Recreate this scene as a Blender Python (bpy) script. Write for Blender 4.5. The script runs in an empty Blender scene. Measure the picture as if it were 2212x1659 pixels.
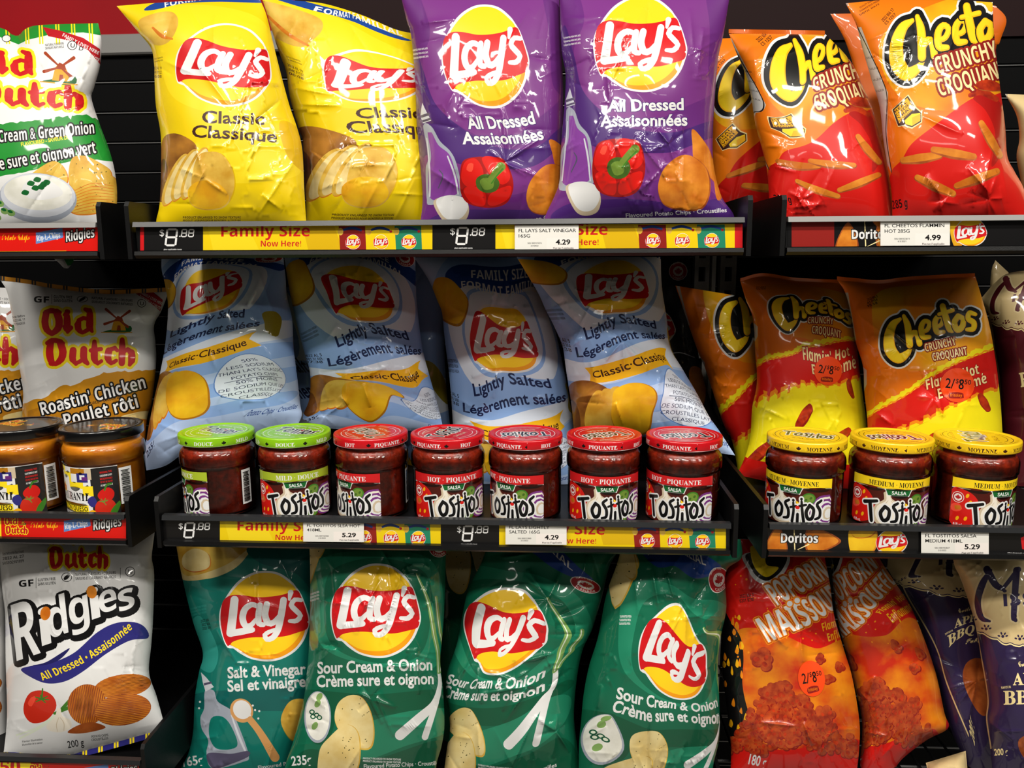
import bpy, math, random
import numpy as np
from mathutils import Vector, Matrix
from mathutils.geometry import delaunay_2d_cdt

# ------------------------------------------------------------------ camera, world, lights, exposure
SC = bpy.context.scene
COL = SC.collection
PW, PH, PF = 2212.0, 1659.0, 1661.0            # the frame and the focal length in its pixels
EYE = np.array([0.0, -1.0, 1.45])
PITCH, YAW, ROLL = math.radians(9.454), math.radians(3.406), math.radians(-0.313)
_cp, _sp, _cy, _sy = math.cos(PITCH), math.sin(PITCH), math.cos(YAW), math.sin(YAW)
FWD = np.array([-_sy * _cp, _cy * _cp, -_sp])
_r0 = np.array([_cy, _sy, 0.0])
_u0 = np.cross(_r0, FWD)
RGT = math.cos(ROLL) * _r0 + math.sin(ROLL) * _u0
UPV = -math.sin(ROLL) * _r0 + math.cos(ROLL) * _u0

cam_data = bpy.data.cameras.new('camera')
cam_data.sensor_fit = 'HORIZONTAL'
cam_data.sensor_width = 36.0
cam_data.lens = PF / PW * 36.0
cam_data.clip_start = 0.02
camera = bpy.data.objects.new('camera', cam_data)
camera.matrix_world = Matrix(((RGT[0], UPV[0], -FWD[0], EYE[0]), (RGT[1], UPV[1], -FWD[1], EYE[1]),
                              (RGT[2], UPV[2], -FWD[2], EYE[2]), (0, 0, 0, 1)))
COL.objects.link(camera)
SC.camera = camera

SC.view_settings.view_transform = 'Standard'
SC.view_settings.look = 'None'
SC.view_settings.gamma = 1.0
SC.view_settings.use_curve_mapping = False
SC.view_settings.exposure = -0.15
SC.cycles.max_bounces = 6
SC.cycles.transparent_max_bounces = 12
SC.cycles.sample_clamp_indirect = 4.0

world = bpy.data.worlds.new('store_ambient')
SC.world = world
world.use_nodes = True
world.node_tree.nodes['Background'].inputs[0].default_value = (1.0, 0.93, 0.82, 1)
world.node_tree.nodes['Background'].inputs[1].default_value = 0.03


def lamp(x, y, z, sx, sy, power, col=(1.0, 0.95, 0.86)):
    """a fluorescent ceiling strip of the shop aisle"""
    d = bpy.data.lights.new('ceiling_strip', 'AREA')
    d.shape = 'RECTANGLE'
    d.size, d.size_y, d.energy, d.color = sx, sy, power, col
    o = bpy.data.objects.new('ceiling_strip', d)
    o.location = (x, y, z)
    COL.objects.link(o)
    return o


for k in range(-2, 3):
    lamp(k * 0.9 + 0.08, -1.3, 3.15, 0.5, 0.20, 25)
for k in range(-2, 3):
    lamp(k * 1.1 + 0.2, -2.05, 3.05, 0.6, 0.22, 20)
for k in range(-1, 2):
    lamp(k * 1.9, -3.6, 3.0, 1.2, 0.2, 9)


def at(x, y, Y):
    """the point at depth Y on the line of sight through photo pixel (x, y); arrays welcome"""
    x, y, Y = np.broadcast_arrays(np.asarray(x, float), np.asarray(y, float), np.asarray(Y, float))
    d = FWD + ((x - PW / 2) / PF)[..., None] * RGT - ((y - PH / 2) / PF)[..., None] * UPV
    return EYE + d * ((Y - EYE[1]) / d[..., 1])[..., None]


# ------------------------------------------------------------------ materials
def lin(h):
    h = h.lstrip('#')
    c = [int(h[i:i + 2], 16) / 255 for i in (0, 2, 4)]
    return tuple(v / 12.92 if v <= .04045 else ((v + .055) / 1.055) ** 2.4 for v in c) + (1,)


MATS = {}


def material(name, hexa, rough=.3, coat=.0, coat_rough=.08, metal=0.0, spec=.5, bump=None, mottle=None, hex2=None,
             scale=8.0, stretch=None, detail=4.0, lo=.35, hi=.65):
    """principled material; mottle/hex2: noise between two colours; bump: (scale, strength, kind)"""
    if name in MATS:
        return MATS[name]
    m = bpy.data.materials.new(name)
    m.use_nodes = True
    nt = m.node_tree
    b = nt.nodes['Principled BSDF']
    b.inputs['Base Color'].default_value = lin(hexa)
    b.inputs['Roughness'].default_value = rough
    b.inputs['Metallic'].default_value = metal
    b.inputs['Specular IOR Level'].default_value = spec
    b.inputs['Coat Weight'].default_value = coat
    b.inputs['Coat Roughness'].default_value = coat_rough
    tc = nt.nodes.new('ShaderNodeTexCoord')
    if hex2:
        mp = nt.nodes.new('ShaderNodeMapping')
        mp.inputs['Scale'].default_value = stretch or (1, 1, 1)
        nt.links.new(tc.outputs['UV' if mottle == 'uv' else 'Object'], mp.inputs[0])
        n = nt.nodes.new('ShaderNodeTexNoise')
        n.inputs['Scale'].default_value = scale
        n.inputs['Detail'].default_value = detail
        nt.links.new(mp.outputs[0], n.inputs['Vector'])
        r = nt.nodes.new('ShaderNodeValToRGB')
        r.color_ramp.elements[0].position, r.color_ramp.elements[1].position = lo, hi
        r.color_ramp.elements[0].color, r.color_ramp.elements[1].color = lin(hexa), lin(hex2)
        nt.links.new(n.outputs[0], r.inputs[0])
        nt.links.new(r.outputs[0], b.inputs['Base Color'])
    if bump:
        sc_, st_, _ = bump
        n = nt.nodes.new('ShaderNodeTexNoise')
        n.inputs['Scale'].default_value = sc_
        n.inputs['Detail'].default_value = 3
        nt.links.new(tc.outputs['Object'], n.inputs['Vector'])
        out = n.outputs[0]
        bp = nt.nodes.new('ShaderNodeBump')
        bp.inputs['Strength'].default_value = st_
        bp.inputs['Distance'].default_value = .002
        nt.links.new(out, bp.inputs['Height'])
        nt.links.new(bp.outputs[0], b.inputs['Normal'])
        nt.links.new(bp.outputs[0], b.inputs['Coat Normal'])
    MATS[name] = m
    return m


def film(name, hexa, hex2=None, **k):
    """printed plastic film of a snack bag"""
    k.setdefault('rough', .42)
    k.setdefault('spec', .3)
    k.setdefault('coat', .7)
    k.setdefault('coat_rough', .055)
    k.setdefault('bump', (40, .03, 'noise'))
    if hex2:
        k.setdefault('mottle', 'uv')
    return material(name, hexa, hex2=hex2, **k)


for _n, _h in dict(
        lemon='e8c806', lemon_wave='efd21c', lemon_deep='d8ae06', white='e2e2e2', red='c8141a', logo_yellow='fbcb1c',
        logo_orange='f09a10', brown_ink='3a1710', navy='17408f', navy_deep='12306c', purple='642676', purple_deep='46216e',
        purple_light='84409c', plum='75317f', orange='e8760a', orange_deep='cf5f08', amber='f2b011', cheese_yellow='f6d21c',
        black='0c0b0c', scarlet='cf1710', scarlet_deep='a8100c', cream='f6e3a4', maroon='8c1a14', green='0d6448',
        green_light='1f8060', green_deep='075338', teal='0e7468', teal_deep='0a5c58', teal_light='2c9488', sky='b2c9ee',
        sky_mid='8db0e6', sky_pale='dae3f2', sky_deep='5f86c8', ink_blue='14224f', ribbon='f6b918', paper='dcdad6',
        od_red='c4151c', od_yellow='f8dc1e', od_green='1d8a2e', od_green_deep='12612a', gold='c98a12', gold_deep='ad7210',
        indigo='2c2a78', indigo_deep='211f5c', grey='9a9a98', silver='b9b9b6', charcoal='211f20', vickie_purple='2d2148',
        vickie_maroon='5a1420', vickie_tan='d8c08c', vickie_tan_pale='e2cf9e', flame='f2e016', flame_orange='f08a12',
        glove='e4e4e2', leaf_green='3c7a22', pepper='d8180f', pepper_dark='a30d0a', pepper_light='ee4a34', stem='6c8a32',
        stem_dark='40621e', bottle='9fa6b4', bottle_light='cfd3dc', bottle_dark='55506a', scallion='dfe6d2',
        scallion_green='7ea35a', garlic='e9e1d2', garlic_shade='c9b79c', tomato='c92a17', wood='d39a5c', bag_back='c9c7c4',
        canada_red='b51a22', canada_white='eee7e2', mill_brown='9a3c1c', mill_gold='d99a1e', olive='9a8a1c').items():
    film('print_' + _n, _h)
film('print_chip', 'e2bd52', 'c9962c', scale=2.2)
film('print_chip_pale', 'e9d69a', 'd9bd74', scale=2.0)
film('print_chip_gold', 'f0c222', 'd99a16', scale=1.6)
film('print_chip_orange', 'e08c2a', 'bf6412', scale=2.4)
film('print_chip_brown', 'b5602a', '8a3c14', scale=3.0)
film('print_potato', 'b0762a', '6e3f16', scale=1.8)
film('print_potato_dark', '7c4a1c', '3f2110', scale=1.8)
film('print_popcorn', 'c4501e', '8e2410', scale=5.0)
film('print_puff', 'c63a12', '8c1a0c', scale=6.0)
film('print_cream_dip', 'efeee8', 'd9d8cc', scale=2.0)
film('print_blaze', 'e88a12', 'c4280e', scale=1.3)
film('print_glow', 'f0b414', 'e2780c', scale=.5)
film('print_speck', '4a4a1c')


def pm(n):
    return MATS['print_' + n]


paint_black = material('black_powder_coat', '09090a', rough=.4, spec=.3, bump=(900, .08, 'noise'))
paint_dark = material('dark_slat_paint', '040405', rough=.6, spec=.08)
lip_grey = material('grey_lip_plastic', '222325', rough=.3, spec=.5)
glint_grey = material('slat_edge_glint', '6a6a6a', rough=.35, metal=.4)  # highlight along the slat edges, put into a strip's colour
steel = material('zinc_upright', 'c4c1ba', rough=.4, metal=.0, hex2='a9a7a4', scale=40)
grey_trim = material('grey_trim_paint', '7c7b79', rough=.4)
header_red = material('header_red_paint', '9c0613', rough=.6, spec=.15, hex2='8c0511', scale=3)
header_shaded = material('header_red_shaded', '1c0608', rough=.6, spec=.15)  # the header's red with shade put into the colour
floor_mat = material('floor_tile', '7d786f', rough=.4, hex2='716c64', scale=3)


# ------------------------------------------------------------------ linking and naming
def link(o, parent=None):
    COL.objects.link(o)
    if parent is not None:
        o.parent = parent
    return o


def tag(o, label=None, cat=None, group=None, kind=None):
    if label: o['label'] = label
    if cat: o['category'] = cat
    if group: o['group'] = group
    if kind: o['kind'] = kind
    return o


def empty(name, loc):
    o = bpy.data.objects.new(name, None)
    o.empty_display_size = .02
    o.location = loc
    return link(o)


def mesh_object(name, verts, faces, mats, mat_idx=None, normals=None, uvs=None, parent=None, smooth=True, origin=None):
    me = bpy.data.meshes.new(name)
    V = np.asarray(verts, float)
    if origin is not None:
        V = V - np.asarray(origin)
    me.from_pydata(V.tolist(), [], [list(map(int, f)) for f in faces])
    for m in mats:
        me.materials.append(m)
    if mat_idx is not None:
        me.polygons.foreach_set('material_index', np.asarray(mat_idx, dtype=np.int32))
    me.polygons.foreach_set('use_smooth', np.full(len(me.polygons), smooth))
    if uvs is not None:
        uv = me.uv_layers.new(name='uv')
        li = np.empty(len(me.loops), dtype=np.int32)
        me.loops.foreach_get('vertex_index', li)
        uv.data.foreach_set('uv', np.asarray(uvs, dtype=np.float32)[li].ravel())
    me.update()
    if normals is not None:
        me.normals_split_custom_set_from_vertices(np.asarray(normals).tolist())
    o = bpy.data.objects.new(name, me)
    if origin is not None:
        o.location = tuple(origin)
    return link(o, parent)


class MB:
    """collects boxes, tubes and lathes into one mesh"""
    def __init__(self):
        self.v, self.f = [], []

    def raw(self, v, f):
        n = len(self.v)
        self.v += [tuple(p) for p in v]
        self.f += [[i + n for i in q] for q in f]
        return self

    def box(self, x0, x1, y0, y1, z0, z1, b=0.0):
        if b <= 0:
            v = [(x, y, z) for x in (x0, x1) for y in (y0, y1) for z in (z0, z1)]
            return self.raw(v, [(0, 1, 3, 2), (4, 6, 7, 5), (0, 4, 5, 1), (2, 3, 7, 6), (0, 2, 6, 4), (1, 5, 7, 3)])
        # a bar along x with its four long edges chamfered
        p = [(y0 + b, z0), (y1 - b, z0), (y1, z0 + b), (y1, z1 - b), (y1 - b, z1), (y0 + b, z1), (y0, z1 - b), (y0, z0 + b)]
        return self.prism_x(p, x0, x1)

    def prism_x(self, prof, x0, x1):
        n = len(prof)
        v = [(x0, a, b) for a, b in prof] + [(x1, a, b) for a, b in prof]
        f = [(i, (i + 1) % n, n + (i + 1) % n, n + i) for i in range(n)] + [tuple(range(n))[::-1], tuple(range(n, 2 * n))]
        return self.raw(v, f)

    def tube(self, a, b, r, n=8):
        a, b = Vector(a), Vector(b)
        d = (b - a).normalized()
        s = d.orthogonal().normalized()
        t = d.cross(s)
        v = [p + r * (math.cos(k * 2 * math.pi / n) * s + math.sin(k * 2 * math.pi / n) * t) for p in (a, b) for k in range(n)]
        f = [(k, (k + 1) % n, n + (k + 1) % n, n + k) for k in range(n)] + [tuple(range(n))[::-1], tuple(range(n, 2 * n))]
        return self.raw(v, f)

    def build(self, name, m, parent=None, smooth=False):
        return mesh_object(name, self.v, self.f, [m], parent=parent, smooth=smooth)


def lathe(prof, n=64, r0=0.0):
    """rings of (radius, z) -> verts, quads"""
    v, f = [], []
    for r, z in prof:
        for k in range(n):
            a = 2 * math.pi * k / n
            v.append((r * math.sin(a), -r * math.cos(a), z))
    for i in range(len(prof) - 1):
        for k in range(n):
            f.append((i * n + k, i * n + (k + 1) % n, (i + 1) * n + (k + 1) % n, (i + 1) * n + k))
    return v, f


# ------------------------------------------------------------------ artwork: flat shapes in pixel units, y down
def catmull(pts, closed=False, step=4.0):
    P = [np.asarray(p, float) for p in pts]
    n = len(P)
    out = []
    if n < 3:
        return np.array(P)
    for i in range(n if closed else n - 1):
        if closed:
            p0, p1, p2, p3 = P[i - 1], P[i], P[(i + 1) % n], P[(i + 2) % n]
        else:
            p1, p2 = P[i], P[i + 1]
            p0 = P[i - 1] if i else 2 * p1 - p2
            p3 = P[i + 2] if i + 2 < n else 2 * p2 - p1
        m = max(1, int(np.hypot(*(p2 - p1)[:2]) / step))
        for k in range(m):
            t = k / m
            out.append(.5 * (2 * p1 + (p2 - p0) * t + (2 * p0 - 5 * p1 + 4 * p2 - p3) * t * t + (3 * p1 - p0 - 3 * p2 + p3) * t ** 3))
    if not closed:
        out.append(P[-1])
    return np.array(out)


def area2(p):
    x, y = p[:, 0], p[:, 1]
    return float(np.dot(x, np.roll(y, -1)) - np.dot(np.roll(x, -1), y))


_glyphs = {}
STY = {'serif': 0x1D400, 'serifital': 0x1D468, 'frak': 0x1D56C, 'bold': 0x1D5D4, 'boldital': 0x1D63C, 'script': 0x1D4D0, 'ital': 0x1D608}
DIG = {'bold': 0x1D7EC, 'serif': 0x1D7CE, 'boldital': 0x1D7EC}


ACC = {'é': ('e', 'acute'), 'è': ('e', 'grave'), 'ê': ('e', 'circ'), 'ô': ('o', 'circ'), 'É': ('E', 'acute'), 'û': ('u', 'circ')}


def restyle(s, st):
    if st not in STY:
        return s
    b, r = STY[st], ''
    for c in s:
        c = ACC[c][0] if c in ACC else c
        if 'A' <= c <= 'Z':
            r += chr(b + ord(c) - 65)
        elif 'a' <= c <= 'z':
            r += chr(b + 26 + ord(c) - 97)
        elif c.isdigit() and st in DIG:
            r += chr(DIG[st] + ord(c) - 48)
        else:
            r += c
    return r


def glyph_loops(s, st, off):
    """outlines of a line of type of size 1: [(points, +1 or -1)], width"""
    key = (s, st, off)
    if key in _glyphs:
        return _glyphs[key]
    c = bpy.data.curves.new('type', 'FONT')
    c.body, c.size, c.offset, c.resolution_u = restyle(s, st), 1.0, off, 3
    o = bpy.data.objects.new('type', c)
    COL.objects.link(o)
    dg = bpy.context.evaluated_depsgraph_get()
    ev = o.evaluated_get(dg)
    me = ev.to_mesh()
    co = np.array([v.co[:2] for v in me.vertices]) if len(me.vertices) else np.zeros((0, 2))
    used = {}
    for p in me.polygons:
        vs = list(p.vertices)
        if p.normal.z < 0:
            vs = vs[::-1]
        for a, b in zip(vs, vs[1:] + vs[:1]):
            used[(a, b)] = used.get((a, b), 0) + 1
    nxt = {}
    for (a, b) in used:
        if (b, a) not in used:
            nxt.setdefault(a, []).append(b)
    loops = []
    while nxt:
        a = next(iter(nxt))
        lp = [a]
        while True:
            b = nxt[lp[-1]].pop()
            if not nxt[lp[-1]]:
                del nxt[lp[-1]]
            if b == a or b not in nxt:
                break
            lp.append(b)
        if len(lp) > 2:
            p = co[lp]
            s_ = area2(p)
            if abs(s_) > 1e-6:
                loops.append((p, 1 if s_ > 0 else -1))
    ev.to_mesh_clear()
    bpy.data.objects.remove(o)
    bpy.data.curves.remove(c)
    if st in STY and any(ch in ACC for ch in s):          # accents drawn over the base letters
        for i, ch in enumerate(s):
            if ch not in ACC:
                continue
            b_, kind = ACC[ch]
            pre = ''.join(ACC[q][0] if q in ACC else q for q in s[:i])
            lp = glyph_loops(pre + b_, st, off)[0]
            xa = glyph_loops(pre, st, off)[2] + .03 if pre.strip() else 0.0
            xb = max(q[:, 0].max() for q, _ in lp)
            cx, y = (xa + xb) / 2, (.60 if ch.islower() else .80)
            sh = {'acute': [[(-.05, 0), (.01, 0), (.13, .15), (.02, .15)]], 'grave': [[(.05, 0), (-.01, 0), (-.13, .15), (-.02, .15)]],
                  'circ': [[(-.15, 0), (-.05, 0), (.05, .14), (-.05, .14)], [(.15, 0), (.05, 0), (-.05, .14), (.05, .14)]]}[kind]
            for q in sh:
                q = np.array(q) + [cx, y]
                loops.append((q if area2(q) > 0 else q[::-1], 1))
    w = max((l[0][:, 0].max() for l in loops), default=1.0)
    x0 = min((l[0][:, 0].min() for l in loops), default=0.0)
    _glyphs[key] = (loops, x0, w)
    return _glyphs[key]


def hull4(q):
    q = np.array(q)
    c = q.mean(0)
    o = np.argsort(np.arctan2(q[:, 1] - c[1], q[:, 0] - c[0]))
    q = q[o]
    # drop a point that makes the outline concave
    for i in range(4):
        a, b, d = q[i - 1], q[i], q[(i + 1) % 4]
        if (b[0] - a[0]) * (d[1] - b[1]) - (b[1] - a[1]) * (d[0] - b[0]) < 0:
            return np.delete(q, i, 0)
    return q


def disc(x, y, r, n=14):
    a = np.linspace(0, 2 * np.pi, n, endpoint=False)
    return np.c_[x + r * np.cos(a), y + r * np.sin(a)]


def stroke_pieces(pts, w=None, extra=0.0, smooth=True, step=4.0, cap=True):
    """[(outline, +1)] of a brush stroke; pts carry their own width as a third number or share w"""
    P = np.array([(p[0], p[1], (p[2] if len(p) > 2 else w)) for p in pts], float)
    if smooth and len(P) > 2:
        P = catmull(P, step=step)
    r = P[:, 2] / 2 + extra
    d = np.gradient(P[:, :2], axis=0)
    n = np.c_[-d[:, 1], d[:, 0]] / np.maximum(np.hypot(d[:, 0], d[:, 1]), 1e-9)[:, None]
    A, B = P[:, :2] + n * r[:, None], P[:, :2] - n * r[:, None]
    out = [(hull4([A[i], A[i + 1], B[i + 1], B[i]]), 1) for i in range(len(P) - 1)]
    if cap:
        out += [(disc(P[0, 0], P[0, 1], r[0]), 1), (disc(P[-1, 0], P[-1, 1], r[-1]), 1)]
    seg = np.diff(P[:, :2], axis=0)
    for i in range(1, len(P) - 1):          # round joints only where the stroke turns sharply
        a, b = seg[i - 1], seg[i]
        if a @ b < .8 * np.hypot(*a) * np.hypot(*b):
            out.append((disc(P[i, 0], P[i, 1], r[i], 12), 1))
    return out


def swell(loop, e):
    """ribbon of half-width e around a closed outline, to grow it"""
    n = len(loop)
    out = []
    seg = np.roll(loop, -1, 0) - loop
    ln = np.hypot(seg[:, 0], seg[:, 1])
    for i in range(n):
        if ln[i] < 1e-6:
            continue
        u = np.array([-seg[i, 1], seg[i, 0]]) / ln[i] * e
        a, b = loop[i], loop[(i + 1) % n]
        out.append((hull4([a + u, b + u, b - u, a - u]), 1))
        j = i - 1
        if seg[j] @ seg[i] < math.cos(min(1.2, .5 / e)) * ln[j] * ln[i]:
            out.append((disc(a[0], a[1], e, 8), 1))
    return out


class Art:
    def __init__(self):
        self.layers = []

    def add(self, m, pieces):
        self.layers.append((pm(m) if isinstance(m, str) else m, pieces))
        return self

    def poly(self, m, pts):
        return self.add(m, [(np.array(pts, float), 1)])

    def blob(self, m, pts, step=5.0):
        return self.add(m, [(catmull(pts, True, step), 1)])

    def ell(self, m, cx, cy, rx, ry=None, rot=0, n=36):
        ry = rx if ry is None else ry
        a = np.linspace(0, 2 * np.pi, n, endpoint=False)
        c, s = math.cos(math.radians(rot)), math.sin(math.radians(rot))
        x, y = rx * np.cos(a), ry * np.sin(a)
        return self.add(m, [(np.c_[cx + x * c - y * s, cy + x * s + y * c], 1)])

    def stroke(self, m, pts, w=None, smooth=True, step=4.0):
        return self.add(m, stroke_pieces(pts, w, 0, smooth, step))

    def text(self, m, s, p0, p1, h, st='plain', off=0.02, out=(), shear=0.0, bend=0.0):
        """type set from p0 to p1 (baseline, pixels), capitals h high; out: [(grow, material)] outlines, outermost first"""
        loops, x0, x1 = glyph_loops(s, st, off)
        cap = .70
        p0, p1 = np.array(p0, float), np.array(p1, float)
        L = np.hypot(*(p1 - p0))
        ux = (p1 - p0) / L
        uy = np.array([ux[1], -ux[0]])
        kx, ky = L / (x1 - x0), h / cap

        def put(q):
            a = (q[:, 0] - x0) * kx
            b = q[:, 1] * ky
            t = a / L
            return p0 + np.outer(a + shear * b, ux) + np.outer(b + bend * 4 * t * (1 - t), uy)
        L2 = [(put(q), sg) for q, sg in loops]
        for e, mo in out:
            self.add(mo, L2 + [pc for q, _ in L2 for pc in swell(q, e)])
        return self.add(m, L2)

    def part(self, other, M):
        """paste another artwork through a 2x3 matrix"""
        M = np.array(M, float)
        for m, ps in other.layers:
            self.layers.append((m, [(q @ M[:, :2].T + M[:, 2], s) for q, s in ps]))
        return self

    def put(self, other, cx, cy, kx, ky=None, rot=0, shear=0.0):
        ky = kx if ky is None else ky
        c, s = math.cos(math.radians(rot)), math.sin(math.radians(rot))
        A = np.array([[c, -s], [s, c]]) @ np.array([[1, -shear], [0, 1]]) @ np.diag([kx, ky])
        return self.part(other, np.c_[A, [cx, cy]])


def warp_from(anchors):
    """smooth map of the artwork plane through [((x, y), (x', y'))]: shift, similarity, affine or thin-plate spline"""
    if not anchors:
        return lambda q: q
    S = np.array([a[0] for a in anchors], float)
    D = np.array([a[1] for a in anchors], float)
    n = len(S)
    if n == 1:
        return lambda q: q + (D[0] - S[0])
    if n == 2:
        z = complex(*(D[1] - D[0])) / complex(*(S[1] - S[0]))
        A = np.array([[z.real, -z.imag], [z.imag, z.real]])
        return lambda q: (q - S[0]) @ A.T + D[0]
    if n == 3:
        X = np.linalg.lstsq(np.c_[S, np.ones(n)], D, rcond=None)[0]
        return lambda q: np.c_[q, np.ones(len(q))] @ X
    sc = 100.0
    S1 = S / sc

    def U(r2):
        return r2 * np.log(np.maximum(r2, 1e-12)) * .5
    K = U(((S1[:, None] - S1[None]) ** 2).sum(-1)) + np.eye(n) * .02
    P = np.c_[np.ones(n), S1]
    A = np.block([[K, P], [P.T, np.zeros((3, 3))]])
    W = np.linalg.solve(A, np.r_[D, np.zeros((3, 2))])

    def f(q):
        q1 = q / sc
        return U(((q1[:, None] - S1[None]) ** 2).sum(-1)) @ W[:n] + np.c_[np.ones(len(q)), q1] @ W[n:]
    return f


def densify(q, step):
    d = np.roll(q, -1, 0) - q
    n = np.maximum(1, np.ceil(np.hypot(d[:, 0], d[:, 1]) / step).astype(int))
    if n.max() == 1:
        return q
    return np.concatenate([q[i] + np.outer(np.arange(n[i]) / n[i], d[i]) for i in range(len(q))])


def winding(q, P):
    """winding number of the closed outline q around each point of P"""
    a, b = q[:, None, :], np.roll(q, -1, 0)[:, None, :]
    y = P[None, :, 1]
    left = (b[..., 0] - a[..., 0]) * (y - a[..., 1]) - (P[None, :, 0] - a[..., 0]) * (b[..., 1] - a[..., 1])
    up = (a[..., 1] <= y) & (b[..., 1] > y) & (left > 0)
    dn = (a[..., 1] > y) & (b[..., 1] <= y) & (left < 0)
    return up.sum(0).astype(int) - dn.sum(0)


def printed(border, art, base, grid, warp=None, step=14.0):
    """one triangulated sheet: border outline filled with the base material and the artwork's layers on top.
    Returns points (pixels), triangles, material list, material index per triangle."""
    V, E, cont = [], [], []

    def edges(q):
        n = len(V)
        V.extend(Vector((p[0], -p[1])) for p in q)
        E.extend((n + i, n + (i + 1) % len(q)) for i in range(len(q)))
    border = np.asarray(border, float)
    edges(border)
    lo, hi = border.min(0), border.max(0)
    mats = [base]
    for m, ps in (art.layers if art else []):
        if m not in mats:
            mats.append(m)
        qs = []
        for q, sg in ps:
            if warp is not None:
                q = warp(densify(q, step))
            if (q.max(0) < lo).any() or (q.min(0) > hi).any() or len(q) < 3:
                continue
            edges(q)
            # outlines of one layer add up; holes (-1) are taken away whichever way they run
            o = 1 if area2(q) > 0 else -1
            qs.append((q, sg * o))
        cont.append((mats.index(m), qs))
    V.extend(Vector((p[0], -p[1])) for p in grid)
    r = delaunay_2d_cdt(V, E, [], 0, 1e-3, False)
    pts = np.array([v[:] for v in r[0]])
    pts[:, 1] *= -1
    tris = np.array([t for t in r[2] if len(t) == 3])
    C = pts[tris].mean(1)
    ok = inside(border, C)
    tris, C = tris[ok], C[ok]
    o = np.argsort(C[:, 0])
    tris, C = tris[o], C[o]
    idx = np.zeros(len(tris), int)
    for mi, qs in cont:
        w = np.zeros(len(C), int)
        for q, sg in qs:
            l, h = q.min(0), q.max(0)
            i0, i1 = np.searchsorted(C[:, 0], l[0]), np.searchsorted(C[:, 0], h[0])
            if i1 <= i0:
                continue
            sub = C[i0:i1]
            k = np.nonzero((sub[:, 1] >= l[1]) & (sub[:, 1] <= h[1]))[0]
            if len(k):
                w[i0 + k] += sg * winding(q, sub[k])
        idx[w > 0] = mi
    used = np.unique(tris)
    re = np.full(len(pts), -1)
    re[used] = np.arange(len(used))
    return pts[used], re[tris], mats, idx


# ------------------------------------------------------------------ snack bags
def vnoise(x, y, seed):
    T = np.random.RandomState(seed).rand(64, 64)
    xi, yi = np.floor(x).astype(int), np.floor(y).astype(int)
    fx, fy = x - xi, y - yi
    fx, fy = fx * fx * fx * (fx * (fx * 6 - 15) + 10), fy * fy * fy * (fy * (fy * 6 - 15) + 10)
    g = lambda a, b: T[a % 64, b % 64]
    return (g(xi, yi) * (1 - fx) + g(xi + 1, yi) * fx) * (1 - fy) + (g(xi, yi + 1) * (1 - fx) + g(xi + 1, yi + 1) * fx) * fy


def inside(poly, P):
    x, y = P[:, 0], P[:, 1]
    res = np.zeros(len(P), bool)
    a = poly
    b = np.roll(poly, -1, 0)
    for (x0, y0), (x1, y1) in zip(a, b):
        if y0 == y1:
            continue
        c = ((y0 > y) != (y1 > y)) & (x < (x1 - x0) * (y - y0) / (y1 - y0) + x0)
        res ^= c
    return res


def sticker(parent, fieldfn, cx, cy, rx, ry, rot):
    """round orange price sticker following the bag's surface"""
    A = Art()
    A.text('black', '2/', (-26, 8), (-6, 8), 21, 'plain', .01)
    A.text('black', '$', (-4, -4), (2, -4), 10, 'plain', .01)
    A.text('black', '8', (3, 8), (14, 8), 21, 'bold', 0)
    A.text('black', '50', (15, -4), (29, -4), 10, 'plain', .01)
    A.blob('maroon', [(-15, 19), (0, 15), (15, 17), (17, 26), (0, 29), (-15, 29)])
    A.text('orange', 'fritolay', (-13, 26), (13, 24), 6, 'bold', 0)
    c, s = math.cos(math.radians(rot)), math.sin(math.radians(rot))
    M = np.array([[c * rx / 37, -s * ry / 37], [s * rx / 37, c * ry / 37]])
    bor = disc(0, 0, 37, 40)
    g = [(x, y) for x in range(-36, 37, 6) for y in range(-36, 37, 6) if x * x + y * y < 33 ** 2]
    p, t, mats, idx = printed(bor, A, MATS['sticker_orange'], g)
    q = p @ M.T + [cx, cy]
    pos, nor = fieldfn(q[:, 0], q[:, 1], .0009)
    org = np.array(parent.location)
    o = mesh_object('price_sticker', pos - org, t, mats, idx, nor, p / 100, parent)
    o['label'] = 'round orange price sticker'
    return o


material('sticker_orange', 'f4480e', rough=.45, coat=.2)


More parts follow.
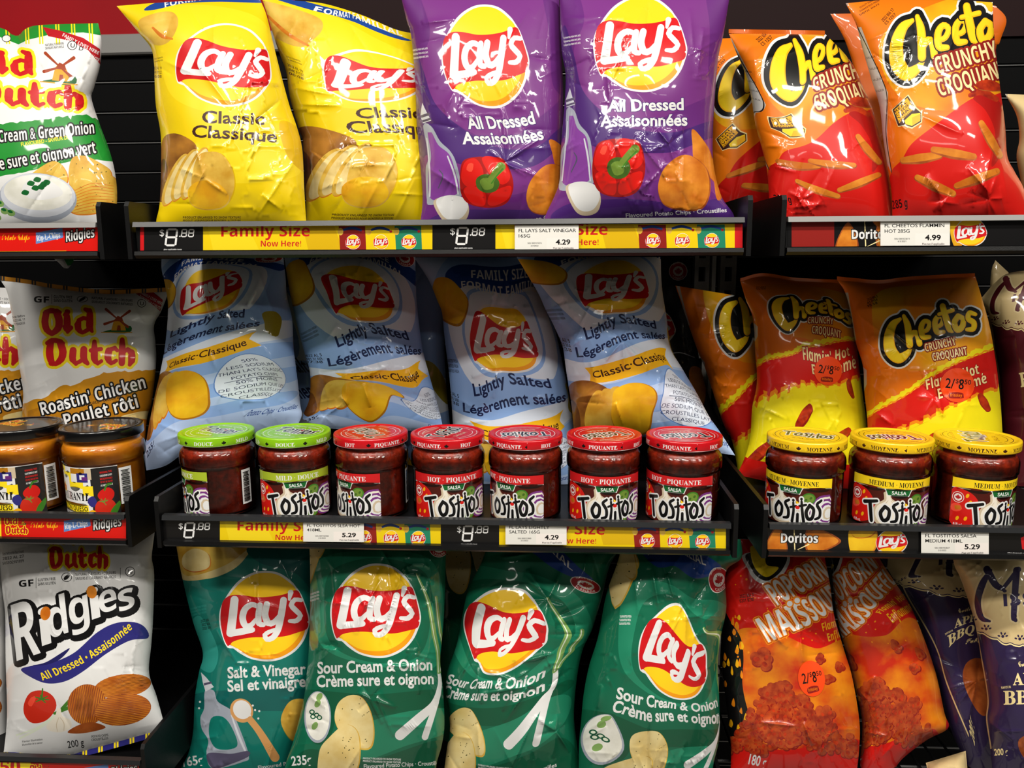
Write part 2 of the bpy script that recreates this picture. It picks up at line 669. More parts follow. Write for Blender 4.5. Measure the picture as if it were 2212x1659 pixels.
def bag(name, label, cat, group, L, R, art, base, warp=None, Y=(.12, .08), B=.045, back=.03, seed=1, top=(), bot=(),
        wr=1.0, creases=(), stars=(), auto=9, g=5.5, sticker_at=None, seal=None, seal_bot=None, pt=3.0, ps=2.4, deck=None):
    """a pillow bag: left and right outline (pixels, top to bottom), artwork, depth of its edge plane at top and bottom,
    front and back bulge in metres."""
    rng = random.Random(seed)
    base = pm(base) if isinstance(base, str) else base
    Ld, Rd = catmull(L, step=6), catmull(R, step=6)
    Ld = Ld[np.r_[True, np.diff(np.maximum.accumulate(Ld[:, 1])) > 1e-6]]
    Rd = Rd[np.r_[True, np.diff(np.maximum.accumulate(Rd[:, 1])) > 1e-6]]
    Td = catmull([L[0]] + list(top) + [R[0]], step=6)
    Bd = catmull([L[-1]] + list(bot) + [R[-1]], step=6)
    if len(Td) == 2: Td = densify(Td, 6)[:len(densify(Td, 6)) // 2 + 1]
    if len(Bd) == 2: Bd = densify(Bd, 6)[:len(densify(Bd, 6)) // 2 + 1]
    poly = np.concatenate([Td[:-1], Rd, Bd[::-1][1:], Ld[::-1][:-1]])
    keep = np.hypot(*(np.roll(poly, -1, 0) - poly).T) > .5
    poly = poly[keep]
    ytop, ybot = min(L[0][1], R[0][1]), max(L[-1][1], R[-1][1])

    cr = list(creases)
    xl_, xr_ = np.interp([ytop + 1, (ytop + ybot) / 2, ybot - 1], Ld[:, 1], Ld[:, 0]), np.interp([ytop + 1, (ytop + ybot) / 2, ybot - 1], Rd[:, 1], Rd[:, 0])
    for k in range(auto):
        e = rng.random() < .45
        x0 = rng.uniform(xl_[0 if e else 2] + 8, xr_[0 if e else 2] - 8)
        y0 = ytop + rng.uniform(5, 50) if e else ybot - rng.uniform(15, 60)
        a = rng.uniform(-.6, .6)
        ln = rng.uniform(50, 150)
        cr.append((x0, y0, x0 + ln * math.sin(a), y0 + (ln if e else -ln) * math.cos(a), rng.choice((-1, 1)) * rng.uniform(.0012, .003), rng.uniform(3.5, 9)))
    for k in range(auto):
        lft = rng.random() < .5
        y0 = rng.uniform(ytop + 40, ybot - 40)
        x0 = (np.interp(y0, Ld[:, 1], Ld[:, 0]) + 6) if lft else (np.interp(y0, Rd[:, 1], Rd[:, 0]) - 6)
        a = rng.uniform(-.7, .7)
        ln = rng.uniform(30, 90)
        cr.append((x0, y0, x0 + (ln if lft else -ln) * math.cos(a), y0 + ln * math.sin(a), rng.choice((-1, 1)) * rng.uniform(.001, .0026), rng.uniform(3, 7)))
    st = list(stars)
    for (sx, sy, n, ln, am) in st:
        a0 = rng.uniform(0, 6.28)
        for k in range(n):
            a = a0 + 6.283 * k / n + rng.uniform(-.35, .35)
            l2 = ln * rng.uniform(.5, 1.1)
            cr.append((sx, sy, sx + l2 * math.cos(a), sy + l2 * math.sin(a), am * rng.choice((1, 1, -.7)), rng.uniform(4, 8)))

    def st_uv(x, y):
        xl, xr = np.interp(y, Ld[:, 1], Ld[:, 0]), np.interp(y, Rd[:, 1], Rd[:, 0])
        yt, yb = np.interp(x, Td[:, 0], Td[:, 1]), np.interp(x, Bd[:, 0], Bd[:, 1])
        s = np.clip((x - xl) / np.maximum(xr - xl, 1), 0, 1)
        t = np.clip((y - yt) / np.maximum(yb - yt, 1), 0, 1)
        return s, t

    def prof(s, t):
        return np.maximum(1 - np.abs(2 * s - 1) ** ps, 0) ** .62 * np.maximum(1 - np.abs(2 * t - 1) ** pt, 0) ** .8

    def plane(y):
        return Y[0] + (Y[1] - Y[0]) * np.clip((y - ytop) / (ybot - ytop), -.1, 1.1)

    def depth(x, y, lift=0.0):
        s, t = st_uv(x, y)
        f = prof(s, t)
        w = .013 * (vnoise(x / 120 + 7, y / 150, seed) - .5) + .0035 * (vnoise(x / 55, y / 75 + 3, seed + 9) - .5)
        r1 = 1 - np.abs(2 * vnoise(x / 52 + y / 160, y / 70, seed + 17) - 1)
        r2 = 1 - np.abs(2 * vnoise(x / 30 - y / 90, y / 34, seed + 23) - 1)
        gate = np.clip(3 * vnoise(x / 110 + 2, y / 110, seed + 41) - 1.5, 0, 1)      # crumpled only in places
        w = w + .0026 * r1 ** 9 * gate + .0012 * r2 ** 9 * gate
        w = w * wr
        for (x0, y0, x1, y1, am, wd) in cr:
            ln = math.hypot(x1 - x0, y1 - y0)
            ux, uy = (x1 - x0) / ln, (y1 - y0) / ln
            a = ((x - x0) * ux + (y - y0) * uy) / ln
            d = np.abs(-(x - x0) * uy + (y - y0) * ux)
            w = w + am * wr * np.exp(-d / wd) * np.sqrt(np.clip(np.sin(np.pi * np.clip(a, 0, 1)), 0, 1)) * np.clip(1.6 - a, 0, 1)
        return plane(y) - B * f - w * np.clip(f * 1.3, 0, 1) - lift

    def field(x, y, lift=0.0):
        p = at(x, y, depth(x, y, lift))
        e = .8
        dx = at(x + e, y, depth(x + e, y)) - at(x - e, y, depth(x - e, y))
        dy = at(x, y + e, depth(x, y + e)) - at(x, y - e, depth(x, y - e))
        n = np.cross(dy, dx)
        n /= np.maximum(np.linalg.norm(n, axis=1), 1e-12)[:, None]
        return p, n

    lo, hi = poly.min(0), poly.max(0)
    lo, hi = np.maximum(lo, [-400, -300]), np.minimum(hi, [2700, 2000])
    gx, gy = np.meshgrid(np.arange(lo[0], hi[0], g), np.arange(lo[1], hi[1], g))
    gx = gx + (np.arange(gx.shape[0]) % 2)[:, None] * g / 2
    G = np.c_[gx.ravel(), gy.ravel()]
    ex = []
    for (x0, y0, x1, y1, am, wd) in cr:
        n = max(3, int(math.hypot(x1 - x0, y1 - y0) / 3))
        tt = np.linspace(0, 1, n)[:, None]
        q = np.array([[x0, y0]]) * (1 - tt) + np.array([[x1, y1]]) * tt
        nn = np.array([-(y1 - y0), x1 - x0]) / math.hypot(x1 - x0, y1 - y0)
        ex += [q, q + 2.5 * nn, q - 2.5 * nn]
    if ex:
        G = np.concatenate([G] + ex)
    onpic = (G[:, 0] > -260) & (G[:, 0] < 2480) & (G[:, 1] > -120) & (G[:, 1] < 1800)
    G = G[onpic]
    inner = poly.mean(0) + (poly - poly.mean(0)) * .995
    G = G[inside(inner, G)]
    wf = warp_from(warp) if warp else None
    P, T, mats, idx = printed(poly, art, base, G, wf)
    pos, nor = field(P[:, 0], P[:, 1])
    # the back panel
    bgx, bgy = np.meshgrid(np.arange(lo[0], hi[0], 22), np.arange(lo[1], hi[1], 22))
    BG = np.c_[bgx.ravel(), bgy.ravel()]
    BG = BG[inside(inner, BG)]
    P2, T2, _, _ = printed(poly, None, base, BG)
    s2, t2 = st_uv(P2[:, 0], P2[:, 1])

    def bdepth(x, y):
        s, t = st_uv(x, y)
        return plane(y) + back * prof(s, t)
    pos2 = at(P2[:, 0], P2[:, 1], bdepth(P2[:, 0], P2[:, 1]))
    e = 3.0
    dx = at(P2[:, 0] + e, P2[:, 1], bdepth(P2[:, 0] + e, P2[:, 1])) - at(P2[:, 0] - e, P2[:, 1], bdepth(P2[:, 0] - e, P2[:, 1]))
    dy = at(P2[:, 0], P2[:, 1] + e, bdepth(P2[:, 0], P2[:, 1] + e)) - at(P2[:, 0], P2[:, 1] - e, bdepth(P2[:, 0], P2[:, 1] - e))
    nor2 = np.cross(dx, dy)
    nor2 /= np.maximum(np.linalg.norm(nor2, axis=1), 1e-12)[:, None]
    mats = list(mats)
    bm_ = pm('bag_back')
    if bm_ not in mats:
        mats.append(bm_)
    V = np.concatenate([pos, pos2])
    if deck is not None:                     # the bottom rests flat on the shelf
        V[:, 2] = np.maximum(V[:, 2], deck + .0008)
    org = np.array([V[:, 0].mean(), V[:, 1].mean(), V[:, 2].min()])
    o = mesh_object(name, V, np.concatenate([T, T2[:, ::-1] + len(P)]), mats,
                    np.r_[idx, np.full(len(T2), mats.index(bm_))], np.concatenate([nor, nor2]),
                    np.concatenate([P, P2]) / 100, origin=org)
    tag(o, label, cat, group)
    for side, sp in (('top_seal', seal), ('bottom_seal', seal_bot)):
        if not sp:
            continue
        h, sm = sp[0], sp[1]
        line = Td if side == 'top_seal' else Bd
        sg = -1 if side == 'top_seal' else 1
        c = densify(line, 2.0)[:-1] if False else line
        xs = np.arange(c[0, 0], c[-1, 0], 2.0)
        ys = np.interp(xs, c[:, 0], c[:, 1])
        rows = 5
        vv, ff, mi = [], [], []
        for r_ in range(rows):
            yy = ys + sg * (h * r_ / (rows - 1) - 1.0)
            dd = plane(ys) - .0006 * np.sin(xs * 1.6) - .004 * (vnoise(xs / 40, yy * 0, seed + 5) - .5) * r_ / rows - .0015
            vv.append(at(xs, yy, dd))
        n = len(xs)
        sms = [pm(q) for q in sm]
        for r_ in range(rows - 1):
            for k in range(n - 1):
                a = r_ * n + k
                ff.append((a, a + n, a + n + 1, a + 1) if sg < 0 else (a, a + 1, a + n + 1, a + n))
                mi.append(0 if len(sms) == 1 or (xs[k] - xs[0]) % 34 > 9 or 3 < (xs[k] - xs[0]) % 34 < 6 else 1)
        vv = np.concatenate(vv)
        if deck is not None:
            vv[:, 2] = np.maximum(vv[:, 2], deck + .001)
        mesh_object(side, vv - org, ff, sms, mi, parent=o)
    if sticker_at:
        sticker(o, field, *sticker_at)
    return o


def panel(name, border, art, base, Y, thick=.0006, parent=None, step=20, origin=True, tilt=0.0, warp=None):
    """flat printed card or strip facing the aisle, drawn in photo pixels at depth Y"""
    border = densify(np.array(border, float), step)
    base = MATS[base] if isinstance(base, str) and base in MATS else (pm(base) if isinstance(base, str) else base)
    P, T, mats, idx = printed(border, art, base, [], warp_from(warp) if warp else None)
    f = at(P[:, 0], P[:, 1], Y)
    n = len(border)
    b0 = at(border[:, 0], border[:, 1], Y)
    b1 = b0 + [0, thick, 0]
    V = np.concatenate([f, b0, b1])
    F = [tuple(t) for t in T]
    m = len(f)
    F += [(m + i, m + n + i, m + n + (i + 1) % n, m + (i + 1) % n) for i in range(n)] + [tuple(range(m + 2 * n - 1, m + n - 1, -1))]
    mi = list(idx) + [0] * (n + 1)
    org = V.mean(0) if parent is None else None
    return mesh_object(name, V, F, mats, mi, uvs=np.concatenate([P, border, border]) / 100, parent=parent, smooth=False, origin=org)
# ------------------------------------------------------------------ logos (unit-ish artworks, y down)
def brush(A, m, strokes, extra=0.0, step=4.0):
    pcs = []
    for s in strokes:
        pcs += stroke_pieces(s, None, extra, True, step)
    return A.add(m, pcs)


def sc_strokes(strokes, f):
    return [[(x * f, y * f, w * f) for x, y, w in s] for s in strokes]


def sun_logo():
    """round chip-maker's logo: yellow ball, red waving banner, white script; about 100 units radius"""
    A = Art()
    o = (1565, 530)
    k = 100 / 325

    def q(pts):
        return [((x - o[0]) * k, (y - o[1]) * k) for x, y in pts]
    ball = [(1290, 390), (1390, 270), (1500, 210), (1600, 200), (1700, 225), (1780, 290), (1815, 340), (1845, 395), (1876, 500), (1890, 585),
            (1870, 660), (1830, 740), (1760, 810), (1660, 855), (1560, 862), (1450, 835), (1370, 785), (1325, 745), (1285, 735), (1258, 660), (1243, 560), (1252, 470)]
    A.blob('white', q(ball))
    yb = [(1312, 392), (1400, 285), (1505, 225), (1600, 214), (1690, 238), (1765, 298), (1800, 350), (1830, 385), (1858, 480), (1872, 580), (1855, 650),
          (1815, 732), (1752, 795), (1655, 840), (1560, 847), (1455, 822), (1382, 772), (1340, 735), (1296, 712), (1270, 650), (1258, 560), (1268, 470)]
    A.blob('logo_orange', q(yb))
    A.blob('logo_yellow', q([(1312, 392), (1400, 285), (1505, 225), (1600, 214), (1690, 238), (1765, 298), (1812, 358), (1840, 480), (1830, 640), (1770, 735), (1670, 800),
                             (1560, 815), (1455, 800), (1380, 760), (1310, 710), (1270, 560)]))
    A.blob('red', q([(1285, 392), (1340, 358), (1420, 362), (1520, 386), (1620, 392), (1720, 384), (1815, 362), (1846, 420), (1872, 520), (1880, 588), (1866, 648),
                     (1790, 672), (1700, 690), (1600, 688), (1480, 678), (1380, 684), (1322, 700), (1290, 726), (1264, 660), (1253, 560), (1260, 470)]))
    S = [[(1366, 392, 58), (1345, 500, 60), (1318, 630, 62)], [(1312, 634, 50), (1400, 628, 48), (1474, 622, 40)],
         [(1530, 455, 34), (1484, 438, 40), (1434, 468, 46), (1412, 530, 48), (1426, 586, 46), (1464, 590, 38), (1508, 548, 28)],
         [(1545, 446, 40), (1528, 510, 44), (1526, 578, 44), (1556, 592, 34)],
         [(1594, 445, 46), (1574, 520, 48), (1592, 582, 48), (1632, 582, 42), (1676, 540, 34)],
         [(1716, 425, 48), (1690, 530, 50), (1656, 640, 46), (1612, 694, 40), (1572, 700, 38), (1560, 668, 34), (1598, 646, 30), (1656, 632, 24)],
         [(1771, 374, 40), (1757, 424, 20)],
         [(1842, 438, 28), (1796, 430, 34), (1768, 468, 38), (1800, 512, 38), (1826, 550, 36), (1796, 584, 36), (1746, 582, 26)]]
    S = [[((x - o[0]) * k, (y - o[1]) * k, w * k) for x, y, w in s] for s in S]
    brush(A, 'white', S, 0, 5)
    A.ell('white', 97, 22, 2.5)
    return A


SUN = sun_logo()


def paw_logo(m_in='cheese_yellow'):
    """fat bouncing yellow letters with black and white outlines, about 600 x 300 units, origin at centre"""
    A = Art()
    L = [[[(1470, 402, 18), (1426, 436, 44), (1402, 508, 60), (1412, 588, 70), (1460, 634, 60), (1512, 606, 36), (1536, 572, 14)]],                    # C
         [[(1492, 384, 20), (1516, 446, 38), (1528, 556, 38)], [(1524, 520, 26), (1552, 482, 30), (1576, 498, 34), (1588, 548, 32)]],                      # h
         [[(1600, 480, 20), (1634, 466, 24), (1648, 428, 26), (1620, 414, 26), (1598, 450, 32), (1608, 506, 32), (1648, 508, 22)]],                          # e
         [[(1684, 450, 20), (1718, 436, 24), (1732, 398, 26), (1704, 386, 26), (1682, 420, 32), (1694, 478, 32), (1734, 478, 22)]],                          # e
         [[(1728, 326, 34), (1750, 400, 38), (1774, 464, 38), (1796, 466, 20)], [(1706, 374, 20), (1790, 350, 22)]],                                          # t
         [[(1822, 384, 30), (1800, 424, 34), (1818, 466, 34), (1848, 446, 34), (1852, 402, 30), (1822, 384, 30)]],                                            # o
         [[(1928, 374, 20), (1892, 366, 28), (1884, 400, 30), (1918, 424, 32), (1914, 460, 30), (1876, 464, 20)]]]                                            # s
    o = (1660, 470)
    L = [[[(x - o[0], y - o[1], w) for x, y, w in s] for s in l] for l in L]
    S = [s for l in L for s in l]
    brush(A, 'white', S, 34, 8)
    A.add('black', [p for s in S for p in stroke_pieces(s, None, 24, True, 8)] + [(disc(-188, 46, 48), 1), (disc(-178, -10, 30), 1), (disc(-160, 92, 30), 1)])
    for l in L:
        brush(A, 'black', l, 7, 8)
        brush(A, 'amber', l, 1.5, 8)
        brush(A, m_in, [[(x - 1, y - 2, w - 6) for x, y, w in s] for s in l], 0, 8)
    return A


PAW = paw_logo()


def crunchy_words(A, c0, c1, d0, d1, h):
    for s, a, b in (('CRUNCHY', c0, c1), ('CROQUANT', d0, d1)):
        A.text('cream', s, a, b, h, 'bold', 0, out=[(h * .13, 'maroon')])


def tostada_logo():
    """black hand-cut letters on white outline, origin at centre, about 380 x 130 units"""
    A = Art()
    S = [[(955, 604, 18), (1030, 590, 15)], [(990, 602, 20), (1002, 696, 18)],
         [(1076, 614, 17), (1053, 650, 19), (1068, 686, 18), (1094, 676, 19), (1100, 634, 17), (1076, 614, 17)],
         [(1146, 594, 13), (1122, 612, 16), (1142, 646, 17), (1140, 684, 16), (1112, 692, 11)],
         [(1154, 632, 11), (1188, 622, 12)], [(1172, 606, 12), (1174, 650, 14), (1166, 704, 16)],
         [(1198, 664, 15), (1197, 704, 16)],
         [(1208, 620, 12), (1246, 612, 11)], [(1220, 596, 12), (1224, 640, 15), (1234, 704, 16)],
         [(1266, 614, 17), (1247, 650, 18), (1258, 684, 18), (1282, 680, 18), (1290, 636, 17), (1266, 614, 17)],
         [(1336, 590, 13), (1310, 610, 16), (1328, 642, 17), (1326, 676, 16), (1300, 686, 11)]]
    o = (1145, 645)
    S = [[(x - o[0], y - o[1], w * 1.1) for x, y, w in s] for s in S]
    H = [(27, -52, 8), (74, -62, 8)]
    A.add('white', [p for s in S for p in stroke_pieces(s, None, 8, True, 7)] + [(disc(x, y, r + 8), 1) for x, y, r in H] + [(disc(52, -20, 20), 1)])
    A.poly('logo_yellow', [(44, -52), (62, -40), (44, -34)])
    brush(A, 'black', S, 0, 7)
    A.add('black', [(disc(x, y, r), 1) for x, y, r in H])
    A.ell('scarlet', 52, -16, 13, 9)
    return A


TOST = tostada_logo()


def dutch_logo():
    """red blackletter in two lines with a yellow surround; drawn in photo pixels of the roast chicken bag"""
    A = Art()
    w = 13.5
    S = [  # Old
        [(100, 676, 12), (97, 695, 13), (101, 712, 12), (112, 721, 9)], [(122, 674, 13), (128, 693, 14), (125, 710, 13), (112, 721, 9)], [(97, 676, 8), (110, 671, 10), (129, 675, 8)],
        [(144, 672, 7), (145, 690, 13), (145, 706, 13)], [(139, 680, 6), (146, 674, 10)], [(140, 706, 9), (146, 717, 7), (153, 708, 9)],
        [(171, 692, 8), (168, 701, 13), (169, 710, 12), (178, 718, 8), (190, 712, 8)], [(170, 692, 8), (180, 687, 8), (192, 690, 7)], [(184, 668, 7), (193, 672, 11), (194, 690, 13), (194, 708, 13), (199, 716, 6)],
        # Dutch
        [(102, 741, 8), (112, 735, 9), (128, 737, 9), (136, 742, 8)], [(110, 738, 12), (107, 760, 14), (110, 778, 13), (114, 786, 9)], [(130, 740, 13), (136, 760, 14), (132, 776, 13), (120, 786, 9), (110, 785, 9)],
        [(158, 757, 13), (157, 776, 13), (164, 785, 9), (174, 780, 8)], [(181, 755, 13), (181, 775, 13), (189, 785, 8)],
        [(204, 738, 8), (204, 758, 13), (204, 775, 13), (211, 785, 8), (219, 780, 7)], [(196, 757, 8), (218, 754, 8)],
        [(235, 758, 13), (233, 773, 13), (240, 784, 9), (251, 779, 7)], [(232, 758, 8), (248, 752, 9), (253, 757, 7)],
        [(264, 734, 9), (264, 755, 13), (263, 784, 12)], [(264, 762, 8), (276, 755, 9), (284, 762, 13), (284, 780, 13), (280, 788, 7)]]
    S = [[(x, y, w * 1.18) for x, y, w in s] for s in S]
    A.add('od_yellow', [p for s in S for p in stroke_pieces(s, None, 6, True, 6)])
    A.add('od_red', [p for s in S for p in stroke_pieces(s, None, 0, True, 6)])
    return A


DUTCH = dutch_logo()


def windmill():
    """little windmill emblem, pixels of the roast chicken bag"""
    A = Art()
    A.blob('od_green_deep', [(222, 717), (240, 712), (262, 706), (282, 704), (284, 715), (270, 720), (240, 719)])
    A.poly('mill_gold', [(240, 714), (246, 692), (252, 684), (262, 685), (268, 696), (272, 714)])
    A.poly('mill_brown', [(246, 694), (254, 682), (264, 686), (266, 694)])
    A.poly('mill_brown', [(252, 714), (254, 703), (260, 703), (261, 714)])
    for a, b in (((255, 690), (229, 668)), ((255, 690), (280, 672)), ((255, 690), (226, 700)), ((255, 690), (276, 706))):
        A.stroke('mill_brown', [(a[0], a[1], 2.5), (b[0], b[1], 6)], smooth=False)
    A.stroke('mill_gold', [(219, 718, 2), (285, 718, 2)], smooth=False)
    return A


MILL = windmill()


def leaf(A, m, cx, cy, r):
    """maple leaf"""
    P = [(0, -1), (.2, -.6), (.45, -.72), (.38, -.2), (.65, -.45), (.72, -.28), (1, -.3), (.88, .05), (1, .15), (.45, .5), (.5, .68), (.06, .6), (.06, 1), (-.06, 1), (-.06, .6),
         (-.5, .68), (-.45, .5), (-1, .15), (-.88, .05), (-1, -.3), (-.72, -.28), (-.65, -.45), (-.38, -.2), (-.45, -.72), (-.2, -.6)]
    return A.poly(m, [(cx + x * r, cy + y * r) for x, y in P])


def canada(A, cx, cy, r):
    A.ell('canada_white', cx, cy, r)
    A.ell('canada_red', cx, cy, r * .93)
    A.ell('canada_white', cx, cy, r * .55)
    leaf(A, 'canada_red', cx, cy, r * .42)
    A.text('canada_white', 'CANADA', (cx - r * .58, cy + r * .62), (cx + r * .58, cy + r * .62), r * .24, 'bold', 0, bend=-r * .26)
    A.text('canada_white', 'MADE IN', (cx - r * .52, cy - r * .62), (cx + r * .52, cy - r * .62), r * .18, 'bold', 0, bend=r * .22)


def slices(A, pts, m='chip_pale', edge='chip'):
    for cx, cy, rx, ry, rot in pts:
        A.ell(edge, cx + 1.5, cy + 1.5, rx + 1.5, ry + 1.5, rot)
        A.ell(m, cx, cy, rx, ry, rot)


def chip(A, pts, m='chip', edge='chip_orange', specks=0, seed=3):
    A.blob(edge, [(x + 1.2, y + 1.8) for x, y in pts])
    c = np.mean(pts, 0)
    A.blob(m, [tuple(c + (np.array(p) - c) * .97) for p in pts])
    R = random.Random(seed)
    P = np.array(pts)
    for _ in range(specks):
        i, j = R.randrange(len(P)), R.random() ** .5 * .9
        p = c + (P[i] - c) * j
        A.ell('speck', p[0], p[1], R.uniform(.9, 2), R.uniform(.6, 1.2), R.uniform(0, 180), 8)


def small_print(A, m, lines, x0, x1, y, dy, h, slope=0.0):
    for k, s in enumerate(lines):
        A.text(m, s, (x0, y + k * dy), (x1, y + k * dy + slope), h, 'bold', 0)


# ------------------------------------------------------------------ artworks of each kind of bag (photo pixels of its clearest copy)
def art_classic():
    A = Art()
    A.blob('lemon_wave', [(330, 30), (430, 10), (560, 40), (600, 130), (600, 230), (500, 250), (380, 215), (345, 130)])
    A.blob('lemon_wave', [(350, 300), (480, 330), (620, 300), (640, 330), (640, 380), (500, 395), (340, 360)])
    A.blob('lemon_deep', [(605, 262), (640, 275), (660, 330), (662, 372), (630, 350), (610, 310)])
    A.blob('navy', [(311, 22), (330, 8), (380, -4), (420, -8), (470, -8), (560, -2), (570, 6), (470, 4), (392, 8), (340, 20)])
    A.text('white', 'FORMAT FAMILIAL', (356, 16), (560, -4), 11, 'bold', 0, bend=8)
    A.blob('chip', [(298, 50), (330, 30), (372, 26), (385, 50), (365, 90), (330, 95)])
    A.stroke('chip_orange', [(330, 60, 5), (350, 78, 8), (372, 84, 4)])
    A.put(SUN, 484, 139, 1.06, .88, 9, shear=.02)
    A.text('brown_ink', 'Classic', (436, 265), (571, 269), 26, 'plain', .022)
    A.text('brown_ink', 'Classique', (414, 296), (598, 308), 26, 'plain', .022, bend=1.5)
    A.blob('potato', [(352, 300), (375, 288), (405, 298), (425, 318), (412, 350), (380, 400), (350, 436), (342, 420), (346, 350)])
    A.blob('potato_dark', [(350, 345), (362, 360), (358, 400), (350, 436), (342, 420)])
    for k, (x, y) in enumerate(((378, 386), (398, 376), (419, 372))):
        A.ell('chip_orange', x + 1.5, y + 3, 17, 62, 24)
        A.ell('chip', x, y + 2, 16.5, 61, 24)
        A.ell('chip_pale', x + 4, y + 2, 14.5, 57, 24)
    chip(A, [(425, 338), (450, 326), (480, 332), (503, 366), (507, 405), (492, 438), (462, 448), (428, 432), (412, 395)], 'chip', 'lemon_deep')
    chip(A, [(405, 410), (430, 390), (470, 394), (496, 425), (480, 448), (440, 452), (412, 440)], 'chip_gold', 'chip')
    for s, y in (('QUALITY GUARANTEED', 125), ('GUARANTEED FRESH', 131)):
        A.text('brown_ink', s, (334, y + 4), (352, y), 3, 'bold', 0)
    for s, y in (('2022 AL 19', 150), ('2040 01122', 159), ('06:08', 168)):
        A.text('brown_ink', s, (330, y), (349, y), 6, 'bold', 0)
    A.text('brown_ink', 'PRODUCT ENLARGED TO SHOW TEXTURE', (395, 472), (520, 472), 4.5, 'bold', 0)
    A.text('brown_ink', 'PRODUIT AGRANDI POUR MONTRER LA TEXTURE', (395, 479), (520, 479), 4.5, 'bold', 0)
    return A


def art_dressed():
    A = Art()
    A.blob('plum', [(1245, -60), (1300, -120), (1480, -110), (1530, 30), (1530, 160), (1540, 200), (1470, 235), (1400, 265), (1330, 255), (1260, 200), (1240, 110), (1262, 40)])
    A.blob('purple_deep', [(1215, 60), (1240, 120), (1262, 200), (1330, 262), (1390, 282), (1460, 285), (1550, 262), (1560, 330), (1400, 345), (1250, 320), (1190, 260)])
    A.blob('plum', [(1215, 300), (1300, 320), (1440, 330), (1560, 300), (1560, 420), (1480, 380), (1380, 395), (1250, 390)])
    A.blob('purple_deep', [(1200, 480), (1230, 440), (1350, 430), (1480, 440), (1570, 430), (1600, 480), (1400, 500)])
    A.put(SUN, 1382, 95, 1.02, 1.02, -3)
    for s, a, b, h in (('All Dressed', (1313, 241), (1477, 237), 25), ('Assaisonnées', (1297, 273), (1485, 271), 25)):
        A.text('white', s, a, b, h, 'plain', .026, out=[(1.6, 'purple_deep')])
    # vinegar bottle
    A.blob('bottle', [(1224, 236), (1240, 238), (1252, 268), (1270, 290), (1278, 320), (1282, 395), (1275, 402), (1216, 412), (1207, 396), (1212, 330), (1222, 300)])
    A.blob('purple_light', [(1230, 250), (1238, 250), (1247, 276), (1266, 296), (1272, 330), (1274, 388), (1218, 398), (1216, 340), (1228, 300)])
    A.stroke('bottle_light', [(1226, 262, 2), (1222, 310, 3.5), (1214, 390, 3)])
    A.stroke('bottle_light', [(1262, 300, 3), (1270, 340, 4), (1275, 390, 3)])
    A.stroke('bottle_dark', [(1240, 330, 2), (1246, 344, 3), (1234, 372, 2)])
    A.poly('bottle_light', [(1231, 190), (1236, 208), (1242, 226), (1224, 232), (1222, 216)])
    A.poly('bottle_dark', [(1222, 216), (1240, 210), (1242, 215), (1223, 221)])
    A.poly('bottle_dark', [(1223, 226), (1242, 220), (1243, 224), (1224, 230)])
    # mushroom / garlic piece
    A.blob('garlic_shade', [(1222, 404), (1258, 394), (1288, 404), (1298, 430), (1290, 458), (1262, 466), (1240, 452)])
    A.blob('white', [(1228, 402), (1258, 392), (1288, 402), (1296, 426), (1282, 452), (1258, 456), (1240, 440)])
    # bell pepper
    A.blob('pepper_dark', [(1280, 350), (1292, 310), (1325, 300), (1345, 302), (1378, 304), (1392, 340), (1392, 380), (1375, 415), (1340, 426), (1300, 418), (1282, 392)])
    for p in ([(1283, 350), (1294, 314), (1318, 304), (1330, 330), (1322, 360), (1296, 372)], [(1332, 304), (1358, 300), (1382, 316), (1388, 350), (1368, 366), (1345, 344)],
              [(1286, 378), (1310, 370), (1330, 388), (1328, 420), (1302, 414)], [(1340, 390), (1366, 374), (1388, 372), (1380, 402), (1352, 420), (1336, 416)]):
        A.blob('pepper', p)
    A.blob('pepper_light', [(1296, 330), (1302, 316), (1312, 316), (1306, 334)])
    A.blob('pepper_light', [(1362, 312), (1376, 318), (1380, 338), (1368, 326)])
    A.blob('stem_dark', [(1313, 352), (1330, 340), (1352, 344), (1362, 362), (1352, 382), (1330, 386), (1314, 374)])
    A.blob('stem', [(1320, 356), (1334, 348), (1348, 356), (1346, 374), (1328, 378)])
    A.stroke('stem', [(1338, 362, 16), (1352, 342, 15), (1372, 322, 20)])
    A.stroke('leaf_green', [(1344, 362, 3), (1358, 344, 3), (1374, 328, 4)])
    chip(A, [(1494, 278), (1510, 290), (1535, 330), (1545, 390), (1530, 380), (1500, 350), (1495, 310)], 'chip_orange', 'chip_brown')
    chip(A, [(1538, 340), (1552, 370), (1560, 420), (1548, 430), (1542, 390)], 'chip_orange', 'chip_brown')
    chip(A, [(1420, 405), (1432, 365), (1465, 336), (1495, 336), (1528, 366), (1533, 415), (1515, 450), (1470, 453), (1432, 440)], 'chip_orange', 'chip_brown')
    A.text('white', 'Flavoured Potato Chips · Croustilles', (1352, 470), (1570, 458), 9, 'plain', .015)
    for k in range(3):
        A.text('white', 'GUARANTEED FRESH UNTIL DATE', (1218, 84 + k * 8), (1254, 78 + k * 8), 3.6, 'bold', 0)
    for k, s in enumerate(('2022 MA 17', '2040 0402', '13:58')):
        A.text('bottle_dark', s, (1220, 152 + k * 9), (1240, 150 + k * 9), 6, 'bold', 0)
    canada(A, 1168, 8, 16)
    return A


